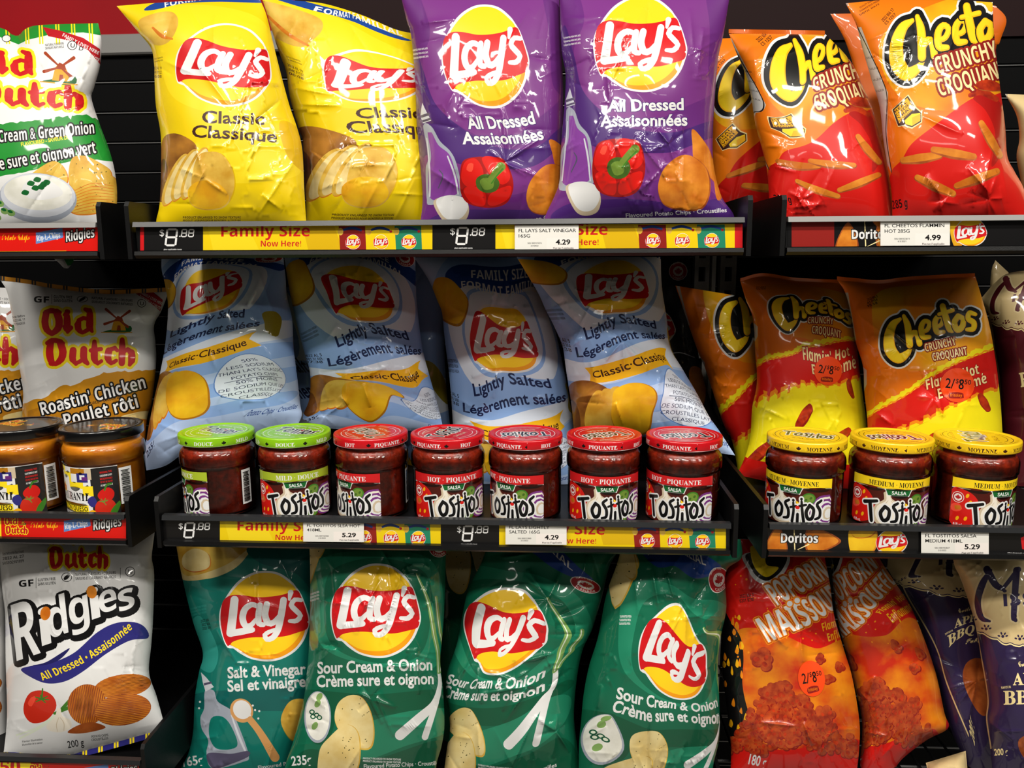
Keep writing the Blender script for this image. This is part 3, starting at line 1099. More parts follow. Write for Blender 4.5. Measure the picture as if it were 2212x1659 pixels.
def badge(A, x, y, k=1.0):
    """real-cheese badge with a wedge of cheese"""
    def q(p):
        return [(x + a * k, y + b * k) for a, b in p]
    A.poly('cream', q([(0, 31), (36, -2), (54, 26), (66, 36), (66, 58), (44, 72), (26, 66), (14, 68)]))
    A.poly('brown_ink', q([(2, 31), (35, 1), (52, 28), (64, 38), (64, 57), (44, 69), (28, 64), (14, 66)]))
    A.poly('amber', q([(5, 32), (34, 5), (48, 29), (17, 60)]))
    for i, s in enumerate(('REAL', 'CHEESE', 'VRAI', 'FROMAGE')):
        A.text('brown_ink', s, (x + (9 + i * 3.4) * k, y + (38 + i * 7) * k), (x + (34 + i * 4) * k, y + (15 + i * 7) * k), 5.5 * k, 'bold', 0)
    A.poly('cheese_yellow', q([(28, 54), (44, 40), (62, 38), (62, 55), (44, 66), (30, 62)]))
    A.poly('amber', q([(44, 48), (62, 40), (62, 55), (45, 65)]))


def art_crunchy():
    A = Art()
    A.blob('glow', [(1905, 80), (1990, 20), (2120, -10), (2240, 60), (2240, 240), (2150, 230), (2050, 240), (1960, 220), (1910, 160)])
    A.blob('scarlet', [(1925, 372), (1948, 345), (1970, 310), (2020, 270), (2080, 225), (2112, 208), (2140, 206), (2230, 215), (2260, 500), (1900, 500), (1915, 430)])
    A.blob('scarlet_deep', [(2102, 212), (2130, 204), (2158, 218), (2172, 260), (2168, 320), (2142, 360), (2150, 290), (2130, 240)])
    A.stroke('puff', [(2096, 206, 10), (2120, 198, 16), (2152, 214, 12)])
    A.put(PAW, 2053, 84, .445, .50, 4)
    crunchy_words(A, (2026, 160), (2158, 122), (2032, 208), (2176, 164), 36)
    badge(A, 1926, 206, 1.0)
    chip(A, [(2108, 178), (2140, 172), (2172, 190), (2150, 196), (2114, 192)], 'puff', 'chip_brown')
    # puffs tumbling across the red field
    for x, y, l, a in ((1990, 340, 40, -8), (2060, 330, 44, 10), (2020, 400, 42, 24), (2110, 385, 46, -20), (2140, 300, 40, 60)):
        c, s = math.cos(math.radians(a)), math.sin(math.radians(a))
        A.stroke('chip_brown', [(x - l * c, y - l * s + 2, 14), (x, y + 4, 20), (x + l * c, y + l * s + 2, 15)])
        A.stroke('chip_orange', [(x - l * c, y - l * s, 12), (x, y, 17), (x + l * c, y + l * s, 13)])
    A.poly('bag_back', [(1850, 60), (1860, 58), (1880, 110), (1900, 160), (1918, 200), (1916, 290), (1925, 372), (1905, 330), (1880, 220), (1862, 120)])
    A.stroke('black', [(1852, 58, 2), (1878, 112, 2), (1904, 168, 2), (1916, 210, 2), (1914, 290, 2), (1926, 372, 2)])
    for k in range(4):
        A.text('black', 'VALEUR', (1872 + k * 7, 128 + k * 24), (1892 + k * 6, 124 + k * 24), 5, 'plain', 0)
    for k, s in enumerate(('QUALITY GUARANTEED', 'GUARANTEED FRESH', 'UNTIL DATE')):
        A.text('brown_ink', s, (1858, 18 + k * 8), (1900, -6 + k * 8), 3.6, 'bold', 0)
    A.text('black', '2022 MA 17', (1908, 48), (1932, 22), 7, 'bold', 0)
    A.text('black', 'CS 1257', (1914, 54), (1936, 32), 6, 'bold', 0)
    A.text('black', '285 g', (1928, 452), (1962, 446), 18, 'boldital', 0)
    return A


def flames(A, m, pts, amp=9, up=True, seed=4):
    """ragged flame edge along a path"""
    R = random.Random(seed)
    c = catmull(pts, step=5)
    top, bot = [], []
    for i, (x, y) in enumerate(c):
        a = amp * (.3 + 1.1 * abs(math.sin(i * .55 + R.random() * .6)))
        top.append((x + a * .5 * (i % 2), y - a * (1 if up else .4)))
        bot.append((x, y + amp * (.5 + .3 * math.sin(i * 1.7))))
    A.poly(m, top + bot[::-1])


def art_flamin():
    A = Art()
    A.blob('glow', [(1890, 640), (1990, 615), (2120, 610), (2160, 700), (2150, 770), (2060, 790), (1960, 800), (1900, 760)])
    A.poly('flame', list(catmull([(1860, 905), (1890, 880), (1950, 848), (2020, 800), (2080, 770), (2180, 735)])) + [(2180, 1100), (1840, 1100)])
    A.poly('scarlet', list(catmull([(1855, 918), (1895, 888), (1955, 856), (2025, 808), (2085, 778), (2180, 744)])) + [(2185, 838), (2120, 860), (2040, 893), (1960, 930), (1850, 960)])
    flames(A, 'flame_orange', [(1865, 908), (1895, 884), (1955, 852), (2025, 804), (2085, 774), (2175, 740)], 8, seed=1)
    flames(A, 'flame', [(1865, 905), (1895, 881), (1955, 849), (2025, 801), (2085, 771), (2175, 737)], 7, seed=1)
    flames(A, 'flame_orange', [(1850, 962), (1960, 928), (2040, 890), (2120, 858), (2180, 836)], 12, seed=2)
    flames(A, 'flame', [(1850, 968), (1960, 934), (2040, 896), (2120, 864), (2180, 842)], 11, seed=2)
    A.put(PAW, 2012, 714, .355, .365, 0)
    crunchy_words(A, (2000, 760), (2066, 744), (2016, 780), (2090, 766), 17)
    A.text('cream', "Flamin' Hot", (2002, 842), (2118, 806), 21, 'boldital', 0, out=[(1.6, 'scarlet_deep')])
    A.text('cream', 'Enflammé', (2028, 862), (2134, 826), 21, 'boldital', 0, out=[(1.6, 'scarlet_deep')])
    for x, y, l, a in ((2080, 985, 30, -30), (1945, 1000, 34, -8), (2030, 1010, 30, 20), (2126, 868, 16, 60), (2000, 955, 22, -40), (1900, 1010, 20, -30)):
        c, s = math.cos(math.radians(a)), math.sin(math.radians(a))
        A.stroke('maroon', [(x - l * c, y - l * s + 2, 13), (x, y + 3, 18), (x + l * c, y + l * s + 2, 13)])
        A.stroke('puff', [(x - l * c, y - l * s, 11), (x, y, 16), (x + l * c, y + l * s, 12)])
    A.poly('bag_back', [(1822, 632), (1832, 632), (1842, 690), (1850, 735), (1846, 737), (1838, 690)])
    A.poly('bag_back', [(1862, 790), (1872, 800), (1872, 830), (1866, 848)])
    A.poly('scarlet', [(1840, 1010), (1900, 1020), (2180, 1040), (2180, 1140), (1820, 1140)])
    for k, s in enumerate(('2022 MA 3', 'A1 0954', '15:58')):
        A.text('black', s, (1874, 650 + k * 7), (1896, 642 + k * 7), 5, 'bold', 0)
    A.text('black', '285 g', (1870, 1075), (1905, 1068), 18, 'boldital', 0)
    return A


def art_lightly():
    """drawn on a 300 x 450 canvas"""
    A = Art()
    A.ell('sky_mid', 150, 140, 175, 165)
    A.ell('sky_pale', 150, 138, 128, 120)
    A.ell('sky_mid', 152, 136, 98, 92)
    A.ell('sky_pale', 152, 134, 92, 84)
    A.blob('sky_mid', [(-20, 235), (60, 232), (150, 225), (240, 222), (320, 205), (320, 262), (240, 268), (120, 290), (-20, 296)])
    A.blob('sky_pale', [(-20, 300), (120, 292), (240, 270), (330, 262), (330, 300), (200, 330), (-20, 360)])
    for y in (352, 400, 448):
        A.blob('sky_mid', [(-20, y), (120, y - 4), (330, y - 40), (330, y - 14), (120, y + 22), (-20, y + 26)])
    A.blob('navy', [(20, 62), (60, 30), (150, 12), (240, 26), (300, 66), (296, 104), (240, 66), (150, 50), (80, 66), (40, 96)])
    A.text('white', 'FAMILY SIZE', (80, 50), (222, 46), 15, 'bold', 0, bend=16)
    A.text('white', 'FORMAT FAMILIAL', (60, 82), (256, 80), 15, 'bold', 0, bend=26)
    chip(A, [(-14, 80), (10, 66), (44, 74), (64, 104), (50, 142), (14, 156), (-14, 140)], 'chip_gold', 'gold_deep')
    canada(A, 262, 20, 25)
    A.put(SUN, 150, 145, .80, .74, 0)
    A.text('ink_blue', 'Lightly Salted', (66, 246), (232, 240), 19, 'plain', .022, bend=3)
    A.text('ink_blue', 'Légèrement salées', (44, 282), (262, 270), 19, 'plain', .022, bend=3)
    A.poly('ribbon', [(52, 308), (160, 306), (268, 288), (258, 306), (276, 322), (160, 342), (54, 348), (62, 328)])
    A.text('brown_ink', 'Classic·Classique', (72, 336), (252, 318), 16, 'plain', .016)
    A.blob('potato', [(4, 370), (30, 346), (66, 344), (92, 362), (70, 392), (40, 440), (10, 470), (-14, 440)])
    A.blob('potato_dark', [(-10, 400), (10, 400), (16, 450), (4, 470), (-16, 440)])
    for x, y, r in ((52, 410, 40), (70, 406, 40), (88, 404, 40)):
        A.ell('chip_orange', x + 2, y + 2, r * .52, r * 1.35, 24)
        A.ell('chip', x, y, r * .5, r * 1.3, 24)
    chip(A, [(86, 384), (104, 360), (140, 354), (172, 372), (184, 412), (174, 452), (132, 466), (96, 452), (80, 420)], 'chip_gold', 'gold_deep')
    A.blob('olive', [(266, 236), (292, 236), (308, 260), (306, 300), (290, 296), (272, 266)])
    A.ell('sky_deep', 240, 385, 53, 50)
    A.ell('sky_pale', 240, 385, 51.5, 48.5)
    for k, (s, x0, x1) in enumerate((('50%', 228, 254), ('LESS SODIUM', 204, 276), ("THAN LAY'S CLASSIC", 192, 288), ('POTATO CHIPS', 208, 274), ('50% MOINS', 212, 270), ('DE SODIUM QUE LES', 194, 288),
                                     ("CROUSTILLES LAY'S", 196, 286), ('CLASSIQUE', 214, 268))):
        A.text('ink_blue', s, (x0, 353 + k * 10.6), (x1, 352 + k * 10.6), 6.4, 'plain', .0)
    A.stroke('ink_blue', [(200, 388, 1), (282, 386, 1)], smooth=False)
    A.text('navy', 'Potato Chips · Croustilles', (258, 462), (378, 445), 11, 'plain', .01)
    A.text('ink_blue', '235g', (4, 500), (34, 486), 14, 'plain', .02)
    for k in range(3):
        A.text('black', 'GUARANTEED FRESH', (10, 214 + k * 7), (40, 204 + k * 7), 4, 'bold', 0)
    for k, s in enumerate(('2022 AL 5', '5081 31 MA', '07:38')):
        A.text('black', s, (6, 262 + k * 8), (36, 258 + k * 8), 6, 'bold', 0)
    return A


def art_salt():
    A = Art()
    A.blob('chip_pale', [(370, 1160), (470, 1150), (545, 1170), (530, 1205), (500, 1232), (450, 1250), (385, 1246)])
    chip(A, [(375, 1160), (460, 1160), (540, 1172), (520, 1200), (480, 1225), (420, 1244), (390, 1235)], 'chip', 'chip_pale')
    chip(A, [(395, 1200), (420, 1184), (450, 1196), (452, 1225), (420, 1235), (395, 1225)], 'chip_pale', 'chip_orange')
    A.blob('teal_deep', [(540, 1180), (680, 1170), (690, 1290), (640, 1240), (560, 1215)])
    A.blob('teal_deep', [(420, 1500), (520, 1490), (670, 1490), (670, 1530), (560, 1536), (430, 1530)])
    A.blob('teal_light', [(430, 1330), (470, 1400), (460, 1450), (430, 1440), (400, 1380)])
    A.put(SUN, 570, 1331, .98, .96, -5)
    A.text('white', 'Salt & Vinegar', (492, 1465), (661, 1456), 24, 'plain', .026)
    A.text('white', 'Sel et vinaigre', (492, 1494), (661, 1483), 24, 'plain', .026)
    # bottle
    A.blob('bottle', [(443, 1492), (462, 1492), (470, 1515), (498, 1533), (508, 1550), (537, 1630), (524, 1646), (460, 1660), (446, 1628), (450, 1600), (436, 1575), (433, 1550), (441, 1530)])
    A.blob('bottle', [(449, 1500), (459, 1500), (466, 1522), (492, 1540), (502, 1560), (520, 1622), (456, 1624), (456, 1600), (442, 1572), (440, 1550), (447, 1534)])
    A.blob('teal', [(456, 1552), (480, 1548), (500, 1570), (512, 1612), (470, 1618), (452, 1590)])
    A.stroke('bottle_light', [(500, 1545, 3), (516, 1590, 5), (534, 1632, 4)])
    A.blob('bottle_dark', [(448, 1628), (500, 1628), (536, 1622), (537, 1634), (500, 1650), (460, 1660)])
    A.poly('bottle_light', [(434, 1452), (446, 1464), (462, 1484), (444, 1494), (438, 1474)])
    A.poly('bottle_dark', [(440, 1476), (456, 1472), (458, 1476), (441, 1481)])
    # spoon of salt
    A.stroke('wood', [(528, 1540, 14), (560, 1580, 15), (594, 1636, 20)])
    A.ell('wood', 522, 1535, 24, 27, -35)
    A.ell('white', 523, 1533, 19, 21, -35)
    for x, y in ((546, 1524), (551, 1534), (560, 1536), (558, 1552), (540, 1545), (430, 1530), (432, 1516)):
        A.ell('white', x, y, 2.4, n=8)
    chip(A, [(606, 1560), (620, 1520), (645, 1508), (668, 1520), (668, 1580), (632, 1600)], 'chip', 'olive')
    A.text('white', '165g', (396, 1656), (440, 1650), 20, 'plain', .02)
    for k in range(3):
        A.text('teal_light', 'GUARANTEED FRESH', (412, 1318 + k * 7), (446, 1310 + k * 7), 4.5, 'bold', 0)
    for k in range(3):
        A.text('black', '2022 MA', (434 + k * 2, 1345 + k * 8), (452 + k * 2, 1342 + k * 8), 6, 'bold', 0)
    A.text('white', 'Flavoured Potato Chips', (558, 1662), (680, 1645), 8, 'plain', .01)
    return A


def art_onion():
    A = Art()
    A.blob('green_light', [(690, 1210), (800, 1190), (930, 1210), (960, 1330), (940, 1440), (820, 1440), (700, 1400), (670, 1300)])
    A.blob('green', [(720, 1230), (820, 1205), (920, 1240), (930, 1340), (900, 1420), (800, 1430), (715, 1390), (700, 1300)])
    A.blob('green_deep', [(640, 1490), (800, 1500), (960, 1490), (960, 1530), (800, 1545), (640, 1530)])
    A.blob('green_light', [(800, 1560), (960, 1530), (965, 1580), (880, 1610), (780, 1640)])
    A.blob('green_deep', [(660, 1620), (800, 1640), (960, 1600), (960, 1700), (640, 1700)])
    A.blob('navy', [(720, 1128), (780, 1106), (860, 1106), (930, 1126), (962, 1166), (900, 1164), (820, 1152), (745, 1164)])
    A.text('white', 'FORMAT FAMILIAL', (735, 1147), (935, 1150), 15, 'bold', 0, bend=24)
    chip(A, [(655, 1120), (690, 1110), (710, 1160), (690, 1200), (668, 1262), (655, 1262), (650, 1180)], 'chip_pale', 'chip', 10, 5)
    chip(A, [(676, 1130), (704, 1130), (702, 1180), (688, 1205), (678, 1190)], 'chip_pale', 'chip', 6, 8)
    canada(A, 948, 1182, 22)
    A.put(SUN, 811, 1319, .985, 1.0, 0)
    A.text('white', 'Sour Cream & Onion', (686, 1455), (934, 1447), 25, 'plain', .026)
    A.text('white', 'Crème sure et oignon', (684, 1484), (937, 1477), 25, 'plain', .026)
    # bowl of dip
    A.ell('green_deep', 690, 1549, 33, 60)
    A.ell('bottle', 686, 1549, 29, 56)
    A.ell('cream_dip', 686, 1547, 26, 52)
    for x, y in ((674, 1538), (684, 1545), (690, 1550), (676, 1548)):
        A.ell('green_deep', x, y, 6, 5.5, 20)
        A.ell('scallion', x, y, 3.4, 3, 20)
    for x, y in ((686, 1520), (680, 1568), (690, 1505)):
        A.ell('scallion_green', x, y, 6, 9, 30)
    chip(A, [(722, 1555), (728, 1520), (752, 1501), (780, 1504), (800, 1535), (808, 1580), (800, 1615), (770, 1615), (740, 1590)], 'chip_pale', 'chip', 14, 3)
    chip(A, [(688, 1625), (712, 1590), (745, 1564), (770, 1575), (778, 1610), (772, 1660), (740, 1700), (690, 1700)], 'chip_pale', 'chip', 16, 4)
    # scallions
    for pts in ([(864, 1588, 22), (905, 1552, 20), (938, 1520, 15), (950, 1480, 9), (948, 1450, 6)], [(918, 1592, 14), (930, 1556, 13), (944, 1516, 9)]):
        A.stroke('white', pts)
    for pts in ([(948, 1452, 8), (946, 1410, 9), (938, 1370, 10), (925, 1300, 8), (900, 1240, 4)], [(952, 1450, 6), (958, 1400, 8), (950, 1360, 8), (942, 1290, 6)]):
        A.stroke('scallion_green', pts)
        A.stroke('scallion', [(x - 1, y, 1.5) for x, y, w in pts])
    for k in range(3):
        A.text('white', 'GUARANTEED FRESH', (671, 1286 + k * 7), (690, 1280 + k * 7), 4, 'bold', 0)
    A.text('white', '235g', (630, 1654), (674, 1650), 20, 'plain', .02)
    A.text('white', 'Flavoured Potato Chips · Croustilles', (786, 1660), (952, 1652), 9, 'plain', .01)
    for k in range(2):
        A.text('white', 'PRODUCT ENLARGED TO SHOW TEXTURE', (784, 1640 + k * 6), (866, 1643 + k * 6), 4, 'bold', 0)
    return A


def art_ridged():
    A = Art()
    A.put(DUTCH, 0, 0, 1)
    A2 = Art()
    A2.part(A, [[.66, 0, 100 - 89 * .66], [0, .80, 1232 - 795 * .80]])
    A2.part(MILL, [[.66, 0, 100 - 89 * .66], [0, .80, 1232 - 795 * .80]])
    A = A2
    A.text('black', 'GF', (41, 1268), (73, 1266), 14, 'bold', .01)
    A.stroke('black', [(78, 1248, 1), (78, 1270, 1)], smooth=False)
    small_print(A, 'black', ['GLUTEN FREE', 'SANS GLUTEN'], 82, 120, 1256, 9, 6, -3)
    A.ell('black', 144, 1247, 11.5, 10)
    A.ell('white', 144, 1247, 10, 8.6)
    A.ell('black', 144, 1247, 8, 4, -40)
    A.stroke('black', [(160, 1236, 1), (160, 1256, 1)], smooth=False)
    small_print(A, 'black', ['NATURAL FLAVOURS + COLOURS', 'SAVEURS ET COLORANTS NATURELS'], 163, 250, 1244, 9, 6, -4)
    A.stroke('black', [(260, 1227, 1), (260, 1248, 1)], smooth=False)
    A.ell('black', 281, 1235, 11)
    A.ell('white', 281, 1235, 9.5)
    A.text('black', 'U', (277, 1240), (286, 1240), 10, 'plain', .01)
    small_print(A, 'charcoal', ['Best Before/Meilleur Avant', '2022 AL 27', '5033O2101059'], 6, 52, 1200, 10, 6, -6)
    # word mark: each letter its own size, climbing to the right
    ws = [('R', 36, 1428, 52, 116), ('ı', 90, 1396, 22, 56), ('d', 106, 1380, 42, 84), ('g', 152, 1352, 42, 62), ('ı', 198, 1339, 20, 46), ('e', 216, 1327, 38, 44), ('s', 258, 1322, 34, 42)]
    pieces = []
    for ch, x, y, w, h in ws:
        t = Art()
        cap = {'R': h, 'ı': h * 1.3, 'd': h * .92, 'g': h * 1.1, 'e': h * 1.3, 's': h * 1.3}[ch]
        loops, x0, x1 = glyph_loops('i' if ch == 'ı' else ch, 'bold', .0)
        t.text('white', 'i' if ch == 'ı' else ch, (x, y), (x + w, y - w * .34), cap, 'bold', 0, shear=.22)
        pieces.append(t)
    outl = [(q, s) for t in pieces for q, s in t.layers[-1][1]]
    A.add('black', [(q + [4, 6], s) for q, s in outl if s > 0] + [(pc + [3, 4], sg) for q, s in outl for pc, sg in swell(q, 10)])
    A.add('white', outl)
    for t in pieces:
        for q, s in t.layers[-1][1]:
            if s < 0:
                A.add('black', [(q, 1)])
    A.ell('chip_orange', 98, 1325, 11, 15, 10)
    A.ell('chip_orange', 198, 1279, 11, 14, -10)
    A.blob('indigo', [(45, 1446), (70, 1438), (110, 1432), (160, 1410), (210, 1366), (250, 1346), (290, 1344), (314, 1356), (320, 1378), (280, 1384), (230, 1412), (180, 1450), (140, 1472), (100, 1476), (65, 1462)])
    A.blob('indigo_deep', [(70, 1437), (100, 1430), (150, 1400), (130, 1424), (100, 1436)])
    A.text('od_yellow', 'All Dressed • Assaisonnée', (92, 1470), (286, 1358), 17, 'bold', 0, bend=-12)
    # tomato, onions, garlic, ridged chips
    A.blob('tomato', [(52, 1520), (66, 1496), (94, 1492), (116, 1506), (121, 1530), (100, 1556), (70, 1562), (53, 1545)])
    A.blob('pepper_light', [(60, 1520), (68, 1506), (78, 1506), (68, 1526)])
    for a in (-150, -100, -40, 10, 60, 140):
        A.stroke('leaf_green', [(90, 1510, 4), (90 + 16 * math.cos(math.radians(a)), 1510 + 9 * math.sin(math.radians(a)), 2)], smooth=False)
    A.stroke('leaf_green', [(90, 1510, 4), (92, 1488, 3)], smooth=False)
    for d in (0, 7):
        A.stroke('scallion', [(36 + d, 1588 + d, 4), (80 + d, 1572, 4), (120, 1545, 6)])
        A.stroke('leaf_green', [(118, 1548 - d, 6), (150, 1514 + d * 2, 8)])
    for cx, cy, rx, ry, rot in ((265, 1482, 62, 25, -8), (188, 1522, 42, 44, 10), (265, 1533, 62, 34, -8)):
        A.ell('chip_brown', cx, cy, rx, ry, rot)
        c, s = math.cos(math.radians(rot)), math.sin(math.radians(rot))
        for i in range(-9, 10):
            if rx > 50:
                u, v = 0, i * ry / 9
                hl = rx * math.sqrt(max(0, 1 - (v / ry) ** 2)) * .96
                a, b = (-hl, v), (hl, v)
            else:
                u = i * rx / 9
                hl = ry * math.sqrt(max(0, 1 - (u / rx) ** 2)) * .96
                a, b = (u, -hl), (u, hl)
            A.stroke('chip_orange', [(cx + a[0] * c - a[1] * s, cy + a[0] * s + a[1] * c, 1.8), (cx + b[0] * c - b[1] * s, cy + b[0] * s + b[1] * c, 1.8)], smooth=False)
    A.blob('chip_brown', [(146, 1582), (170, 1566), (200, 1560), (228, 1572), (180, 1584)])
    A.blob('garlic', [(100, 1568), (116, 1552), (120, 1545), (124, 1530), (131, 1530), (134, 1546), (152, 1556), (153, 1572), (130, 1582), (106, 1578)])
    A.stroke('garlic_shade', [(127, 1550, 1), (122, 1565, 1.5), (124, 1580, 1)])
    A.stroke('garlic_shade', [(130, 1550, 1), (138, 1562, 1.5), (138, 1578, 1)])
    A.text('black', '200 g', (147, 1616), (182, 1610), 15, 'plain', .01)
    small_print(A, 'black', ['POTATO CHIPS', 'CROUSTILLES'], 198, 234, 1594, 7, 5, -4)
    small_print(A, 'charcoal', ['Flavour illustration', 'Illustration de la saveur'], 48, 92, 1604, 7, 4, -5)
    return A


def art_chicken():
    A = Art()
    A.text('black', 'GF', (73, 653), (106, 654), 13, 'bold', .01)
    A.stroke('black', [(112, 636, 1), (112, 656, 1)], smooth=False)
    small_print(A, 'black', ['GLUTEN FREE', 'SANS GLUTEN'], 116, 156, 644, 8, 6, 1)
    A.ell('black', 178, 646, 12, 7)
    A.ell('white', 178, 646, 10.6, 5.8)
    A.ell('black', 178, 646, 8, 3, -30)
    small_print(A, 'black', ['NATURAL FLAVOURS + COLOURS', 'SAVEURS ET COLORANTS NATURELS'], 198, 286, 646, 8, 5, 6)
    A.ell('black', 306, 655, 9.5, 9)
    A.ell('white', 306, 655, 8.2, 7.7)
    A.text('black', 'U', (302, 659), (310, 660), 8, 'plain', .01)
    A.poly('canada_red', [(293, 634), (330, 630), (352, 648), (346, 672), (325, 655)])
    A.text('white', 'FAMILY LIVES HERE', (304, 635), (350, 660), 6, 'bold', 0)
    A.text('white', 'DOMAINE LA QUALITÉ', (300, 642), (345, 669), 6, 'plain', .02)
    small_print(A, 'charcoal', ['Best Before', '2022 AL 11', '5117I042633'], 26, 54, 688, 8, 5, -4)
    A.put(DUTCH, 0, 0, 1)
    A.put(MILL, 0, 0, 1)
    R = random.Random(4)
    edge = [(40, 876), (58, 871), (80, 862), (100, 856), (130, 836), (160, 830), (200, 814), (224, 806), (262, 803), (300, 800), (345, 796)]
    c = [(x, y + R.uniform(-2.5, 2.5)) for x, y in catmull(edge, step=7)]
    A.poly('gold', c + [(360, 1080), (20, 1080)])
    A.poly('gold_deep', [(60, 888), (120, 868), (340, 820), (340, 880), (200, 920), (60, 925)])
    A.blob('chip_pale', [(258, 905), (285, 893), (325, 890), (330, 925), (290, 935)])
    A.blob('chip_orange', [(270, 915), (300, 905), (330, 912), (320, 935), (285, 940)])
    o = [(3.4, 'black')]
    A.text('white', "Roastin' Chicken", (91, 897), (316, 838), 27, 'bold', 0, out=o)
    A.text('black', 'FLAVOURED - SAVEUR DE', (172, 880), (262, 860), 6, 'bold', 0)
    A.text('white', 'Poulet rôti', (142, 922), (300, 880), 27, 'bold', 0, out=o)
    A.blob('chip_orange', [(60, 960), (200, 935), (330, 945), (330, 1040), (80, 1050)])
    return A


def art_green_onion():
    A = Art()
    A.poly('od_green', [(-100, 40), (0, 52), (25, 72), (42, 76), (55, 58), (100, 46), (160, 44), (224, 40), (218, 76), (180, 70), (120, 72), (60, 86), (40, 96), (0, 80), (-100, 70)])
    for x in (-60, 10, 52, 82, 118, 152, 190):
        for d in (0, 6):
            A.poly('od_yellow', [(x + d, 30), (x + d + 3, 30), (x + d + 6, 95), (x + d + 3, 95)])
    A.poly('canada_red', [(92, 58), (130, 66), (180, 82), (216, 106), (217, 140), (190, 108), (150, 88), (104, 78)])
    A.text('white', 'FAMILY LIVES HERE', (134, 78), (212, 118), 7, 'bold', 0)
    A.text('white', 'DOMAINE LA QUALITÉ', (140, 87), (212, 134), 7, 'plain', .02)
    A.ell('black', 156, 98, 10.5, 10)
    A.ell('white', 156, 98, 9, 8.6)
    A.text('black', 'U', (152, 102), (161, 103), 9, 'plain', .01)
    A.text('black', 'D', (170, 108), (179, 110), 9, 'plain', .01)
    small_print(A, 'black', ['NATURAL FLAVOURS', 'SAVEURS NATURELS'], 98, 138, 100, 7, 5, -4)
    A.ell('black', 14, 83, 10, 8)
    A.ell('white', 14, 83, 8.6, 6.6)
    A.part(DUTCH, [[1.2, .02, -185], [.07, .98, -556]])
    A.part(MILL, [[1.2, .02, -190], [.10, 1.25, -743]])
    R = random.Random(8)
    up = [(x, y + R.uniform(-2, 2)) for x, y in catmull([(-130, 292), (-40, 276), (0, 268), (60, 262), (120, 254), (178, 247), (200, 254), (250, 274)], step=7)]
    dn = [(x, y + R.uniform(-1, 1)) for x, y in catmull([(260, 352), (200, 345), (150, 350), (80, 366), (0, 381), (-130, 400)], step=9)]
    A.poly('od_green', up + dn)
    o = [(3.2, 'black')]
    A.text('white', 'Sour Cream & Green Onion', (-52, 312), (204, 288), 25, 'bold', 0, out=o)
    A.text('od_yellow', 'FLAVOURED - SAVEUR DE', (46, 316), (150, 300), 8, 'plain', .02)
    A.text('white', 'Crème sure et oignon vert', (-52, 376), (208, 330), 25, 'bold', 0, out=o)
    chip(A, [(60, 385), (105, 350), (130, 352), (146, 378), (140, 400), (100, 402)], 'chip', 'chip_orange', 8)
    chip(A, [(150, 400), (152, 345), (180, 335), (215, 350), (240, 370), (236, 400), (190, 420)], 'chip', 'chip_orange', 14)
    chip(A, [(150, 455), (165, 400), (210, 375), (250, 385), (256, 440), (200, 462)], 'chip', 'chip_orange', 16, 9)
    for k in range(9):
        A.stroke('chip_orange', [(160, 412 + k * 6, 1.2), (200, 396 + k * 7, 1.6), (245, 402 + k * 6, 1.2)])
    A.ell('bottle', 82, 428, 84, 54, 4)
    A.ell('bottle_light', 82, 422, 81, 47, 4)
    A.ell('cream_dip', 82, 416, 74, 38, 4)
    A.blob('white', [(50, 400), (85, 382), (120, 398), (135, 420), (90, 432), (56, 424)])
    for x, y in ((66, 396), (80, 388), (94, 398), (76, 406), (100, 394), (54, 416), (88, 404)):
        A.blob('od_green_deep', [(x - 8, y + 2), (x - 2, y - 6), (x + 9, y - 2), (x + 4, y + 6)], 3)
    for x, y in ((0, 440), (10, 456), (-6, 470), (24, 460)):
        A.ell('scallion_green', x, y, 9, 7, 20)
        A.ell('od_green_deep', x - 2, y - 3, 6, 3, 20)
    return A


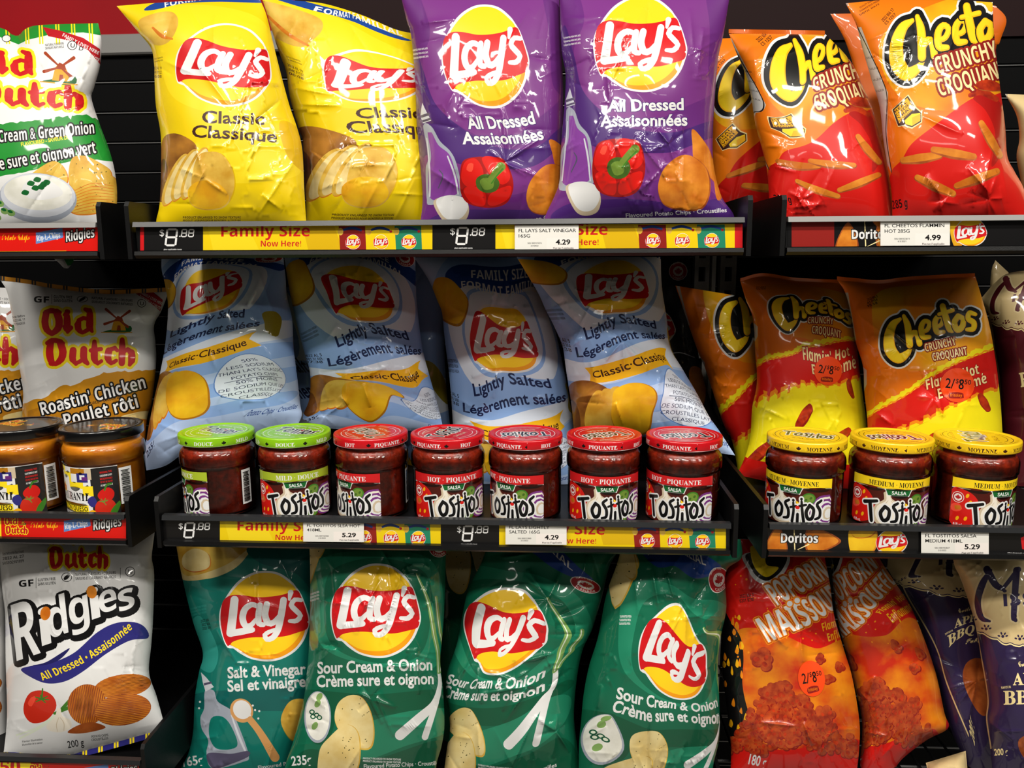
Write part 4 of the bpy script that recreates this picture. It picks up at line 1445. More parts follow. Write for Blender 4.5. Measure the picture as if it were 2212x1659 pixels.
def art_popcorn():
    A = Art()
    A.blob('blaze', [(1580, 1380), (1660, 1360), (1760, 1400), (1850, 1400), (1870, 1700), (1560, 1700), (1600, 1560)])
    A.blob('scarlet', [(1560, 1590), (1600, 1600), (1700, 1620), (1860, 1600), (1870, 1720), (1560, 1720)])
    A.poly('black', list(catmull([(1556, 1300), (1580, 1345), (1600, 1378), (1606, 1420), (1604, 1480), (1618, 1540), (1640, 1570), (1660, 1590), (1600, 1596), (1560, 1590)])) + [(1540, 1590), (1540, 1300)])
    R = random.Random(6)
    for _ in range(26):
        x, y = R.uniform(1560, 1612), R.uniform(1330, 1580)
        A.blob('flame_orange' if R.random() < .6 else 'amber', [(x, y - R.uniform(5, 14)), (x + R.uniform(2, 6), y), (x + 2, y + 7), (x - R.uniform(2, 5), y + 2)], 3)
    for _ in range(40):
        A.ell('flame_orange', R.uniform(1580, 1850), R.uniform(1230, 1420), R.uniform(1, 2.6), n=8)
    A.blob('white', [(1608, 1196), (1700, 1196), (1696, 1235), (1662, 1262), (1632, 1254), (1616, 1230)])
    A.blob('black', [(1614, 1196), (1695, 1196), (1690, 1230), (1660, 1254), (1636, 1246), (1622, 1226)])
    A.blob('cheese_yellow', [(1622, 1180), (1650, 1190), (1656, 1220), (1682, 1226), (1660, 1246), (1640, 1238), (1626, 1216)])
    o = [(5, 'flame_orange'), (3, 'maroon'), (1.8, 'flame_orange')]
    A.text('white', 'POPCORN', (1680, 1308), (1794, 1246), 50, 'bold', 0, out=o, shear=-.12)
    A.text('white', 'MAIS', (1660, 1388), (1756, 1346), 56, 'bold', 0, out=o, shear=-.12)
    A.text('white', 'SOUFFLE', (1760, 1342), (1862, 1282), 52, 'bold', 0, out=o, shear=-.12)
    for x, y in ((1706, 1304), (1722, 1297), (1846, 1236)):
        A.ell('flame_orange', x, y, 9)
        A.ell('white', x, y, 6)
    A.text('amber', "Flamin' Hot", (1778, 1364), (1850, 1338), 17, 'boldital', 0)
    A.text('amber', 'Enflammé', (1790, 1386), (1850, 1364), 17, 'boldital', 0)
    Q = random.Random(12)

    def pop(cx, cy, r):
        """one ragged popped kernel"""
        n = Q.randint(4, 6)
        b = [(cx + r * Q.uniform(.2, .75) * math.cos(k * 6.283 / n + Q.uniform(-.5, .5)), cy + r * Q.uniform(.2, .75) * math.sin(k * 6.283 / n), r * Q.uniform(.35, .6)) for k in range(n)]
        for x, y, s in b:
            A.ell('maroon', x + 1.2, y + 1.8, s + 1, s * .9 + 1, 0, 14)
        for x, y, s in b:
            A.ell('popcorn', x, y, s, s * .9, Q.uniform(0, 180), 14)
        for x, y, s in b[:3]:
            A.ell('puff', x - s * .2, y - s * .25, s * .55, s * .4, Q.uniform(0, 180), 10)
    pop(1648, 1424, 27)
    for x, y in ((1770, 1425), (1812, 1440), (1790, 1466)):
        pop(x, y, 12)
    for row in range(8):
        y = 1484 + row * 17
        half = 24 + row * 17
        cx = 1692 + row * 3
        k = -half
        while k <= half:
            pop(cx + k + Q.uniform(-5, 5), y + Q.uniform(-5, 5) + abs(k) * .12, Q.uniform(14, 20))
            k += 25
    pop(1630, 1622, 15)
    A.text('white', '180 g', (1616, 1650), (1654, 1658), 22, 'plain', .02)
    A.text('black', '2022 MA 3', (1598, 1292), (1628, 1288), 7, 'bold', 0)
    A.text('black', '0201 02M', (1598, 1302), (1628, 1298), 7, 'bold', 0)
    return A


def art_kettle(dark='vickie_purple', ink='vickie_purple', words=True):
    A = Art()
    lace = [(2040, 1336), (2085, 1338), (2102, 1350), (2118, 1362), (2140, 1370), (2170, 1384), (2200, 1388), (2260, 1392), (2460, 1380)]
    c = catmull(lace, step=4)
    up = [(2030, 1100), (2480, 1100)]
    scal = [(x, y + 5 * abs(math.sin(i * .42))) for i, (x, y) in enumerate(c)]
    A.poly('cream', [(2030, 1090)] + [(2480, 1090)] + [(x, y + 5) for x, y in scal[::-1]])
    A.poly(dark, [(2030, 1092)] + [(2480, 1092)] + [(x, y + 2) for x, y in scal[::-1]])
    A.poly('vickie_tan', [(2030, 1095)] + [(2480, 1095)] + scal[::-1])
    for i in range(6, len(c), 9):
        x, y = c[i]
        A.ell(ink, x, y - 8, 3.4, n=10)
        for a in (200, 250, 300, 340):
            A.ell(ink, x + 9 * math.cos(math.radians(a)), y - 6 + 9 * math.sin(math.radians(a)), 3.2, 2, a, 10)
    M = [[(2140, 1232, 7), (2122, 1262, 15), (2112, 1300, 14), (2120, 1334, 12), (2138, 1342, 5)], [(2132, 1230, 16), (2150, 1262, 15), (2166, 1272, 10)], [(2166, 1272, 8), (2190, 1242, 10), (2200, 1230, 12)],
         [(2196, 1232, 15), (2192, 1290, 14), (2190, 1336, 12), (2194, 1340, 8)]]
    brush(A, 'vickie_tan_pale', M, 4)
    brush(A, ink, M, 0)
    A.text(ink, 'iss', (2168, 1310), (2232, 1306), 34, 'bold', 0)
    A.text(ink, 'Vickie', (2238, 1306), (2400, 1296), 44, 'bold', 0)
    if words:
        A.text('cream', 'Cuite en marmite', (2200, 1440), (2300, 1434), 12, 'script', .02)
        A.text('cream', 'APPLEWOOD', (2188, 1480), (2400, 1474), 26, 'serif', .01)
        A.text('cream', 'SAVEUR', (2163, 1488), (2184, 1486), 5, 'serif', .01)
        A.text('cream', 'BBQ FUMÉ', (2168, 1522), (2390, 1516), 30, 'serif', .01)
        A.text('cream', 'Fabuleux', (2230, 1548), (2320, 1544), 14, 'script', .02)
        A.blob('chip_brown', [(2200, 1600), (2260, 1580), (2330, 1600), (2330, 1650), (2230, 1650)])
        A.text('cream', '200 g', (2148, 1632), (2178, 1630), 14, 'plain', .02)
    A.stroke('vickie_tan', [(2106, 1345, 3), (2122, 1433, 3), (2134, 1509, 3), (2131, 1555, 4), (2140, 1616, 4)])
    return A


def art_onion_top():
    """only the top of the green bag: chips and the start of the blue band"""
    A = Art()
    A.blob('navy', [(1066, 1172), (1110, 1160), (1130, 1200), (1076, 1204)])
    A.text('white', 'FO', (1076, 1197), (1098, 1196), 15, 'bold', 0)
    chip(A, [(962, 1190), (985, 1178), (1012, 1186), (1016, 1230), (1006, 1272), (990, 1282), (970, 1266), (962, 1230)], 'chip_pale', 'chip', 10, 5)
    chip(A, [(1020, 1180), (1064, 1178), (1066, 1204), (1050, 1230), (1030, 1234), (1022, 1210)], 'chip_pale', 'chip', 8, 8)
    return A


def art_smoky():
    A = Art()
    A.put(SUN, 1382, 706, .78, .48, 0)
    chip(A, [(1488, 800), (1505, 790), (1522, 810), (1524, 850), (1515, 880), (1496, 860)], 'chip_orange', 'chip_brown')
    canada(A, 1465, 586, 20)
    A.text('white', 'Croustilles · Chips', (1560, 960), (1612, 985), 8, 'plain', .01)
    A.stroke('bottle_light', [(1440, 765, 1.5), (1470, 762, 2), (1500, 772, 1.5)])
    return A
# ------------------------------------------------------------------ the setting
def zed(y, x=1106, Y=0.0):
    return float(at(x, y, Y)[2])


def ex(x, y, Y=0.0):
    return float(at(x, y, Y)[0])


Z_LIP_A, Z_LIP_B, Z_LIP_C = 1.4968, 1.0969, 0.745
BACK = 0.46


def structure(o, kind='structure'):
    o['kind'] = kind
    return o


ztop = zed(121, 250, BACK)
m_ = MB()
e_ = MB()
z = 0.0
pitch = 0.0545
z0_ = zed(178, 270, BACK) % pitch
m_.box(-3.0, 3.0, BACK, BACK + .02, 0, z0_ - .002)
z = z0_
while z < ztop - .005:                       # planks; a lighter strip in each groove paints the highlight on their edges
    m_.box(-3.0, 3.0, BACK, BACK + .02, z + .002, min(z + pitch - .002, ztop), .0018)
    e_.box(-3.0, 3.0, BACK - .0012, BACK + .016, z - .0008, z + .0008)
    z += pitch
m_.box(-3.0, 3.0, BACK + .014, BACK + .06, 0, ztop)
structure(m_.build('wall_back', paint_dark))
structure(e_.build('slat_glints', glint_grey))
ztrim = zed(77, 250, BACK)
xh = ex(640, 20, BACK)
m_ = MB().box(-3.0, xh, BACK - .012, BACK + .02, ztop, ztrim, .003)
structure(m_.build('trim_1', grey_trim))
m_ = MB().box(-3.0, xh, BACK - .005, BACK + .05, ztrim, 2.35)
structure(m_.build('wall_upper_left', header_red))
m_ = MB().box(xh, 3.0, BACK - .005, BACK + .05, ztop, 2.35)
structure(m_.build('wall_upper_right', header_shaded))  # right part of the header, its shade painted as a darker tone
m_ = MB().box(-4.0, 4.0, -6.0, BACK + .06, -.05, 0.0)
structure(m_.build('floor', floor_mat))


def shelf(name, label, xl, xr, zl, panel_l, panel_r, zbot, lipm=None, depth=BACK, wire=False, up=.026, drop=.012):
    """one shelf: deck, grey lip, price channel, lower lip and side panels"""
    r = empty(name, ((xl + xr) / 2, 0, zl - .05))
    r['label'], r['category'] = label, 'shelf'
    ox, oy, oz = r.location

    def part(n, mb, mat):
        mb.v = [(a - ox, b - oy, c - oz) for a, b, c in mb.v]
        return mb.build(n, mat, r)
    if wire:
        mb = MB()
        k = 0
        x = xl + .01
        while x < xr - .005:
            mb.tube((x, .012, zl - .012), (x, depth - .002, zl - .012), .0022, 6)
            x += .032
        for y in (.02, .15, .28, .41):
            mb.tube((xl + .004, y, zl - .016), (xr - .004, y, zl - .016), .003, 6)
        part('wire_deck', mb, paint_black)
    else:
        part('deck', MB().box(xl + .002, xr - .002, .006, depth - .001, zl - drop - .018, zl - drop), paint_black)
    part('front_lip', MB().prism_x([(-.006, zl - .007), (-.004, zl - .0005), (.004, zl), (.006, zl - .003), (.006, zl - .0068), (-.004, zl - .0062)], xl + .003, xr - .003), lipm or lip_grey)
    part('price_channel', MB().box(xl + .003, xr - .003, .0022, .006, zbot, zl - .006), paint_black)
    part('lower_lip', MB().prism_x([(-.006, zbot + .006), (.0022, zbot + .006), (.0022, zbot - .002), (-.002, zbot - .003), (-.007, zbot + .001)], xl + .003, xr - .003), paint_black)
    for sd, x, on in (('l', xl, panel_l), ('r', xr, panel_r)):
        if not on:
            continue
        x0, x1 = (x - .006, x) if sd == 'l' else (x, x + .006)
        pr = [(-.006, zbot - .004), (-.006, zl + up - .006), (-.002, zl + up), (depth - .004, zl + up), (depth - .004, zbot - .004)]
        part('side_panel', MB().prism_x(pr, x0, x1), paint_black)
    return r


ZB_A = zed(549)
ZB_B = zed(1187)
AL0, AL1 = ex(-260, 480), ex(217, 500)
AM0, AM1 = ex(287, 500), ex(1611, 500)
AR0, AR1 = ex(1694, 500), ex(2420, 500)
shelf('snack_shelf', 'upper left black shelf whose grey lip carries the red strip', AL0, AL1, Z_LIP_A, False, True, ZB_A, grey_trim)
shelf('snack_shelf', 'upper middle black shelf holding yellow and purple bags', AM0, AM1, Z_LIP_A, True, True, ZB_A)
shelf('snack_shelf', 'upper right black shelf holding two tall orange cheese snack bags', AR0, AR1, Z_LIP_A, True, False, ZB_A, grey_trim)
BL0, BL1 = ex(-300, 1110), ex(278, 1130)
BM0, BM1 = ex(350, 1130), ex(1582, 1150)
BR0, BR1 = ex(1655, 1150), ex(2420, 1150)
shelf('snack_shelf', 'left black shelf under the two cheese dip jars', BL0, BL1, Z_LIP_B, False, True, ZB_B)
shelf('snack_shelf', 'middle black shelf under green and red lidded salsa jars', BM0, BM1, Z_LIP_B, True, True, ZB_B)
shelf('snack_shelf', 'right black shelf under the yellow lidded salsa jars', BR0, BR1, Z_LIP_B, True, False, ZB_B)
CL0, CL1 = ex(-300, 1640), ex(311, 1650)
Z_LIP_C = zed(1634, 150)
shelf('snack_shelf', 'lowest left black shelf under the white ridged chip bags', CL0, CL1, Z_LIP_C, False, True, Z_LIP_C - .062, drop=.042)
Z_LIP_D = .62
shelf('snack_shelf', 'lowest middle black shelf under the green and teal bags', ex(270, 1640), ex(1566, 1640), Z_LIP_D, True, True, Z_LIP_D - .05)
shelf('snack_shelf', 'lowest right black wire shelf under the red popcorn bags', ex(1583, 1640), ex(2420, 1640), .655, True, False, .605, wire=True)


def upright(label, x0, x1, mat_face):
    r = empty('slotted_upright', ((x0 + x1) / 2, BACK - .02, 0.0))
    r['label'], r['category'], r['group'] = label, 'post', 'slotted shelf posts'
    w = (x1 - x0) / 2
    mb = MB()
    zz = 0.0
    # a channel with real slots: two cheeks and bridges between the slots
    for s in (-1, 1):
        a, b = sorted((s * w, s * .006))
        mb.box(a, b, -.002, .019, 0, 1.7)
    while zz < 1.7:
        mb.box(-.006, .006, -.002, .002, zz, zz + .016)
        zz += .042
    mb.build('post', mat_face, r)
    MB().box(-.0055, .0055, .012, .0195, 0, 1.7).build('slot_backing', paint_dark, r)
    return r


upright('grey slotted post between the pale blue and the orange bags', ex(1500, 590, BACK - .02), ex(1532, 590, BACK - .02), steel)
upright('second grey slotted post, just right of the zinc edge', ex(1556, 590, BACK - .02), ex(1590, 590, BACK - .02), steel)
m_ = MB().box(ex(1536, 590, BACK - .02), ex(1544, 590, BACK - .02), BACK - .03, BACK - .0005, 0, 1.7)
tag(m_.build('edge_strip', material('bright_zinc', 'f2efe8', rough=.3, metal=.0)), 'thin bright strip standing between two slotted posts', 'strip')


# ------------------------------------------------------------------ printed strips and price tags
def lcd(A, x, y, k=1.0, m='white'):
    """price in segment digits: small dollar sign, tall eight, small .88"""
    def eight(cx, cy, w, h, t):
        g = t * .55
        for a, b in (((-w + g, -h), (w - g, -h)), ((-w + g, 0), (w - g, 0)), ((-w + g, h), (w - g, h))):
            A.stroke(m, [(cx + a[0] * .86 - a[1] * .12, cy + a[1], t), (cx + b[0] * .86 - b[1] * .12, cy + b[1], t)], smooth=False)
        for sx in (-w, w):
            for y0, y1 in ((-h + g, -g), (g, h - g)):
                A.stroke(m, [(cx + sx - y0 * .12, cy + y0, t), (cx + sx - y1 * .12, cy + y1, t)], smooth=False)
    eight(x, y, 10.5 * k, 17 * k, 4.2 * k)
    for d in (0, 15):
        eight(x + (27 + d) * k, y - 9 * k, 5 * k, 7.5 * k, 2.4 * k)
    A.ell(m, x + 18 * k, y - 2 * k, 1.6 * k, n=8)
    A.text(m, '$', (x - 25 * k, y - 3 * k), (x - 15 * k, y - 3 * k), 14 * k, 'plain', .0)
    A.text(m, 'plus applicable taxes', (x - 16 * k, y + 27 * k), (x + 22 * k, y + 27 * k), 3, 'bold', 0)


def mini_bag(A, x0, x1, y0, y1, m, chipside=True):
    A.poly(m, [(x0, y0), (x1, y0), (x1 + 2, y1), (x0 + 3, y1)])
    c = (x0 + x1) / 2
    A.blob('navy', [(x0 + 8, y0 + 7), (c, y0 + 1), (x1 - 8, y0 + 7), (x1 - 6, y0 + 12), (c, y0 + 7), (x0 + 6, y0 + 12)])
    A.ell('chip', x0 + 4, y0 + 12, 6, 8)
    A.ell('canada_red', x1 - 5, y0 + 12, 3)
    A.put(SUN, c + 2, (y0 + y1) / 2 + 9, .165, .155, -3)


def family_strip(A, x, yt, yb, w, slope):
    """one length of the yellow promotion: lcd price on black, then the words, then three small bags"""
    def Y(dx, v):
        return yt + (yb - yt) * v + slope * dx

    def poly(m, a, b):
        A.poly(m, [(x + a, Y(a, 0)), (x + b, Y(b, 0)), (x + b, Y(b, 1)), (x + a, Y(a, 1))])
    poly('black', 0, .205 * w)
    poly('lemon', .205 * w, w)
    A.poly('lemon_wave', [(x + .22 * w, Y(0, 0)), (x + .36 * w, Y(0, 0)), (x + .40 * w, Y(0, 1)), (x + .24 * w, Y(0, 1))])
    A.poly('lemon_deep', [(x + .55 * w, Y(0, 0)), (x + .66 * w, Y(0, 0)), (x + .69 * w, Y(0, 1)), (x + .57 * w, Y(0, 1))])
    lcd(A, x + .095 * w, Y(.095 * w, .46), (yb - yt) / 51)
    h = (yb - yt)
    A.text('red', 'Family Size', (x + .268 * w, Y(.268 * w, .44)), (x + .575 * w, Y(.575 * w, .44)), h * .46, 'bold', 0)
    A.text('red', 'Now Here!', (x + .405 * w, Y(.4 * w, .86)), (x + .545 * w, Y(.545 * w, .86)), h * .24, 'bold', 0)
    for i, mm in enumerate(('maroon', 'lemon', 'green_light')):
        a = .675 * w + i * .097 * w
        mini_bag(A, x + a, x + a + .092 * w, Y(a, .02), Y(a, 1.0), mm)


S_Y = .0018


def strip_border(x0, x1, yt0, yt1, yb0, yb1):
    return [(x0, yt0), (x1, yt1), (x1, yb1), (x0, yb0)]


def price_tag(label, x0, x1, y0, y1, lines, price, dates, slope=0.0):
    A = Art()
    w, h = x1 - x0, y1 - y0
    for k, s in enumerate(lines):
        A.text('black', s[0], (x0 + .06 * w, y0 + (.29 + .21 * k) * h), (x0 + (.06 + s[1]) * w, y0 + (.29 + .21 * k) * h + slope * s[1] * w), h * .135, 'plain', .012)
    A.poly('canada_white', [(x0 + .5 * w, y0 + .52 * h), (x1 - 1, y0 + .52 * h), (x1 - 1, y1 - 1), (x0 + .5 * w, y1 - 1)])
    A.text('black', price, (x0 + .64 * w, y0 + .78 * h), (x0 + .87 * w, y0 + .78 * h), h * .2, 'plain', .03)
    for k, s in enumerate(dates):
        A.text('charcoal', s, (x0 + (.2 + .05 * k) * w, y0 + (.76 + .1 * k) * h), (x0 + (.42 - .05 * k) * w, y0 + (.76 + .1 * k) * h), h * .06, 'bold', 0)
    A.text('charcoal', 'Plus tax if applicable', (x0 + .6 * w, y0 + .96 * h), (x0 + .92 * w, y0 + .96 * h), h * .07, 'bold', 0)
    o = panel('price_tag', [(x0, y0), (x1, y0 + slope * w), (x1, y1 + slope * w), (x0, y1)], A, 'paper_tag', -.0026, .0006)
    tag(o, label, 'price tag')
    return o


material('paper_tag', 'e2e0da', rough=.55)
material('strip_red', 'd8170f', rough=.3, coat=.3)
material('strip_black', '100f10', rough=.3, coat=.3)

# upper left: red strip
A = Art()


def red_words(A, x, y, k=1.0, full=True, slope=0.0):
    def P(dx, dy):
        return (x + dx * k, y + dy * k + slope * dx)
    A.part(DUTCH, [[.245 * k, 0, x - 252 * k - 89 * .245 * k], [0, .29 * k, y - 668 * .29 * k - 10 * k]])
    A.part(MILL, [[.22 * k, 0, x - 252 * k + 32 * k - 220 * .22 * k], [0, .30 * k, y - 668 * .30 * k - 9 * k]])
    A.text('amber', 'Potato Chips', P(-196, 14), P(-137, 13), 13 * k, 'script', .02)
    A.poly('sky_deep', [P(-124, -2), P(-68, -12), P(-66, 8), P(-70, 10), P(-124, 22)])
    A.text('white', 'Rip-L-Chips', P(-122, 16), P(-72, 8), 12 * k, 'serif', .01)
    A.text('white', 'Ridgies', P(-60, 18), P(0, 8), 21 * k, 'bold', .0, out=[(2.2 * k, 'black')], shear=.15)
    A.stroke('amber', [P(-240, 38) + (1,), P(-60, 37) + (1,)], smooth=False)


red_words(A, 204, 504, 1.02, slope=-.004)
o = panel('shelf_strip', strip_border(-250, 211, 492, 489, 545, 542), A, 'strip_red', S_Y)
tag(o, 'red strip with word marks on the upper left shelf edge', 'shelf strip')

# upper middle: two lengths of the yellow promotion
for lb, x0, x1, yt, yb in (('yellow promotion strip below the two yellow bags', 303, 934, 489, 541), ('yellow promotion strip below the two purple bags', 934, 1604, 486, 538)):
    A = Art()
    x_end = x1 if x1 < 1000 else 1600
    if x0 < 400:
        A.poly('red', [(303, 480), (311, 480), (311, 550), (303, 550)])
        family_strip(A, 311, yt, yb, 623, -.004)
    else:
        family_strip(A, 936, yt, yb, 655, -.004)
        A.poly('red', [(1587, 470), (1604, 470), (1604, 550), (1587, 550)])
    o = panel('shelf_strip', strip_border(x0, x1, yt, yt - .004 * (x1 - x0), yb, yb - .004 * (x1 - x0)), A, 'strip_black', S_Y)
    tag(o, lb, 'shelf strip')
price_tag('white price tag reading 4.29 below the purple bags', 1112, 1250, 486, 540, (('FL LAYS SALT VINEGAR', .90), ('165G', .18)), '4.29', ('SKU 000121874', '2/3/2022'), -.004)


def tortilla_mark(A, x, y, k=1.0, slope=0.0):
    """white word over two orange tortilla corners"""
    def q(p):
        return [(x + a * k, y + b * k + slope * a) for a, b in p]
    for pts in ([(-36, 48), (-8, -10), (14, 44)], [(60, -8), (130, 22), (60, 50)], [(46, -14), (86, -14), (60, 2)]):
        A.blob('chip_brown', q(pts), 3)
        c = np.mean(pts, 0)
        A.blob('chip_orange', q([tuple(c + (np.array(p) - c) * .88) for p in pts]), 3)
    A.stroke('cream', [(x + 28 * k, y - 14 * k, 2), (x + 30 * k, y + 44 * k, 3), (x + 60 * k, y + 30 * k, 3)], smooth=False)
    A.poly('black', q([(28, -10), (52, -4), (36, 30)]))
    A.text('white', 'Doritos', (x, y + 26 * k), (x + 80 * k, y + 26 * k + slope * 80), 19 * k, 'bold', .01, out=[(1.6 * k, 'black')])


# upper right
A = Art()
A.poly('red', [(1712, 460), (1802, 460), (1802, 560), (1712, 560)])
A.poly('maroon', [(1710, 478), (1802, 477), (1802, 535), (1710, 536)])
tortilla_mark(A, 1840, 490, 1.0, -.006)
chip(A, [(2050, 480), (2062, 474), (2080, 480), (2084, 520), (2060, 530)], 'chip_gold', 'chip_orange')
A.put(SUN, 2096, 501, .36, .31, -6)
o = panel('shelf_strip', strip_border(1702, 2400, 476, 472, 533, 529), A, 'strip_black', S_Y)
tag(o, 'black strip with tortilla chips printed on it, upper right shelf edge', 'shelf strip')
price_tag('white price tag reading 4.99 below the orange bags', 1902, 2052, 475, 531, (('FL CHEETOS FLAMMIN', .86), ('HOT 285G', .36)), '4.99', ('SKU 000123871', '6/3/2021'), -.006)

# middle left
A = Art()
A.poly('od_yellow', [(-100, 1100), (2, 1100), (4, 1200), (-100, 1200)])
red_words(A, 262, 1128, 1.0, slope=.008)
o = panel('shelf_strip', strip_border(-280, 272, 1114, 1117, 1162, 1166), A, 'strip_red', S_Y)
tag(o, 'red strip with word marks below the cheese dip jars', 'shelf strip')
# middle: two lengths
for lb, x0, x1, yt, yb in (('yellow promotion strip below the green lidded jars', 352, 952, 1123, 1170), ('yellow promotion strip below the red lidded jars', 952, 1576, 1130, 1177)):
    A = Art()
    family_strip(A, x0, yt, yb, x1 - x0 - (0 if x0 < 500 else 8), .0125)
    o = panel('shelf_strip', strip_border(x0, x1, yt, yt + .0125 * (x1 - x0), yb, yb + .0125 * (x1 - x0)), A, 'strip_black', S_Y)
    tag(o, lb, 'shelf strip')
price_tag('white price tag reading 5.29 for hot salsa, below green lids', 655, 786, 1125, 1170, (('FL TOSTITOS SLSA HOT', .88), ('418ML', .24)), '5.29', ('SKU 000102846', '2/3/2022'), .009)
price_tag('white price tag reading 4.29 below the red lidded jars', 1092, 1224, 1128, 1176, (('FL LAYS LIGHTLY', .66), ('SALTED 165G', .5)), '4.29', ('SKU 000121860', '2/3/2022'), .009)
# middle right
A = Art()
tortilla_mark(A, 1687, 1146, 1.0, .008)
chip(A, [(1832, 1150), (1845, 1138), (1890, 1140), (1892, 1180), (1870, 1200), (1838, 1194)], 'chip_gold', 'chip_orange')
chip(A, [(1836, 1140), (1862, 1134), (1892, 1140), (1880, 1158), (1846, 1160)], 'chip_gold', 'chip_orange')
A.put(SUN, 1926, 1170, .345, .27, -5)
A.poly('red', [(2205, 1162), (2230, 1150), (2230, 1190), (2208, 1186)])
A.text('white', '*Trademark used under licence', (2176, 1197), (2260, 1199), 4, 'bold', 0)
o = panel('shelf_strip', strip_border(1658, 2400, 1140, 1147, 1192, 1199), A, 'strip_black', S_Y)
tag(o, 'black strip with tortilla chips printed on it, below yellow lidded jars', 'shelf strip')
price_tag('white price tag reading 5.29 below the yellow lidded jars', 1990, 2136, 1145, 1198, (('FL TOSTITOS SALSA', .76), ('MEDIUM 418ML', .55)), '5.29', ('SKU 000102847', '2/3/2022'), .008)
# lowest left
A = Art()
A.poly('od_yellow', [(-100, 1640), (66, 1641), (70, 1720), (-100, 1720)])
A.text('red', '50', (0, 1672), (44, 1672), 30, 'serif', .02)
red_words(A, 296, 1662, .92, slope=.01)
o = panel('shelf_strip', strip_border(-280, 300, 1641, 1652, 1700, 1712), A, 'strip_red', S_Y)
tag(o, 'red and yellow strip on the lowest left shelf edge', 'shelf strip')

DK_A, DK_B, DK_C, DK_D, DK_E = (zz - .012 for zz in (Z_LIP_A, Z_LIP_B, Z_LIP_C - .030, Z_LIP_D, .660))

# ------------------------------------------------------------------ upper shelf bags
bag('chip_bag', 'white chip bag with a torn-edge green band, on upper left shelf', 'chip bag', None,
    [(-95, 48), (-112, 200), (-122, 350), (-112, 496)], [(212, 50), (219, 88), (216, 142), (203, 190), (198, 214), (216, 270), (236, 324), (248, 371), (253, 425), (248, 496)],
    art_green_onion(), 'white', Y=(.17, .09), B=.05, seed=11, deck=DK_A, top=[(0, 60), (25, 74), (40, 77), (56, 62), (90, 54)],
    creases=[(40, 80, 70, 130, -.003, 9), (198, 212, 150, 190, -.003, 10), (198, 214, 140, 240, .0025, 8)], auto=7, wr=.8)

CL = art_classic()
bag('chip_bag', 'yellow chip bag at the left end of its shelf, logo tilted to the right', 'chip bag', 'yellow chip bags',
    [(252, 13), (300, 71), (326, 104), (333, 140), (334, 176), (337, 230), (347, 290), (348, 365), (345, 439), (338, 474), (336, 496)],
    [(562, 0), (576, 34), (592, 101), (611, 176), (626, 230), (642, 277), (653, 324), (657, 405), (661, 473), (662, 496)],
    CL, 'lemon', Y=(.11, .05), B=.05, back=.03, seed=21, deck=DK_A, top=[(340, 6), (450, 0)],
    creases=[(352, 130, 420, 160, .003, 6), (420, 130, 500, 236, .0045, 7), (450, 100, 470, 170, .002, 5), (420, 310, 440, 385, .0035, 6), (440, 385, 490, 420, .003, 5), (385, 362, 440, 385, .003, 5),
             (566, 420, 610, 455, .004, 6), (300, 60, 372, 40, -.004, 12), (372, 30, 350, 110, -.004, 10)], auto=8)
bag('chip_bag', 'second yellow chip bag, slumped and partly behind a purple bag', 'chip bag', 'yellow chip bags',
    [(562, -14), (575, 24), (588, 68), (602, 111), (618, 155), (626, 209), (646, 280), (654, 304), (657, 371), (661, 439), (662, 496)],
    [(890, 72), (905, 130), (918, 250), (928, 350), (934, 496)], CL, 'lemon', Y=(.165, .115), B=.05, seed=22, deck=DK_A, top=[(630, 0), (700, 8), (780, 32), (850, 62)],
    warp=[((484, 139), (812, 166)), ((379, 139), (700, 170)), ((589, 150), (925, 168)), ((484, 52), (800, 112)), ((484, 225), (815, 218)),
          ((436, 265), (771, 256)), ((571, 269), (912, 258)), ((414, 297), (753, 288)), ((598, 308), (944, 304)), ((385, 290), (690, 276)), ((345, 440), (652, 428)), ((507, 390), (858, 380)),
          ((340, 40), (600, 20)), ((560, 0), (870, 82)), ((356, 16), (680, 24)), ((470, -6), (770, 38)), ((640, 480), (945, 480)), ((340, 150), (640, 150)), ((450, 440), (790, 435))],
    creases=[(640, 190, 720, 205, .004, 6), (645, 225, 740, 228, .004, 6), (690, 410, 740, 390, .004, 6), (752, 362, 810, 355, .003, 5)], auto=9)

DR = art_dressed()
bag('chip_bag', 'purple chip bag next to the yellow ones, logo leaning left', 'chip bag', 'purple chip bags',
    [(862, -30), (868, 0), (879, 46), (888, 78), (897, 176), (900, 264), (906, 335), (913, 423), (909, 474), (905, 496)],
    [(1205, -30), (1210, 40), (1216, 176), (1216, 310), (1212, 400), (1206, 496)], DR, 'purple', Y=(.13, .085), B=.052, seed=31, deck=DK_A,
    warp=[((1382, 95), (1047, 122)), ((1280, 95), (952, 125)), ((1484, 95), (1142, 118)), ((1382, -5), (1042, 14)), ((1382, 196), (1058, 231)), ((1313, 241), (1012, 278)), ((1477, 237), (1157, 266)),
          ((1297, 273), (999, 311)), ((1485, 271), (1176, 300)), ((1334, 363), (1052, 397)), ((1207, 398), (922, 432)), ((1231, 190), (912, 222)), ((1476, 400), (1186, 416)), ((1262, 430), (975, 452)), ((1200, 0), (862, 20)), ((1510, 285), (1200, 300))],
    creases=[(912, 50, 985, 40, .006, 7), (1085, 232, 1095, 350, .004, 5), (1090, 350, 1165, 300, .004, 5), (1090, 352, 1170, 385, .003, 5), (920, 360, 1000, 412, .004, 8), (985, 190, 960, 240, .004, 8)], stars=[(1090, 350, 6, 60, .002)], auto=9)
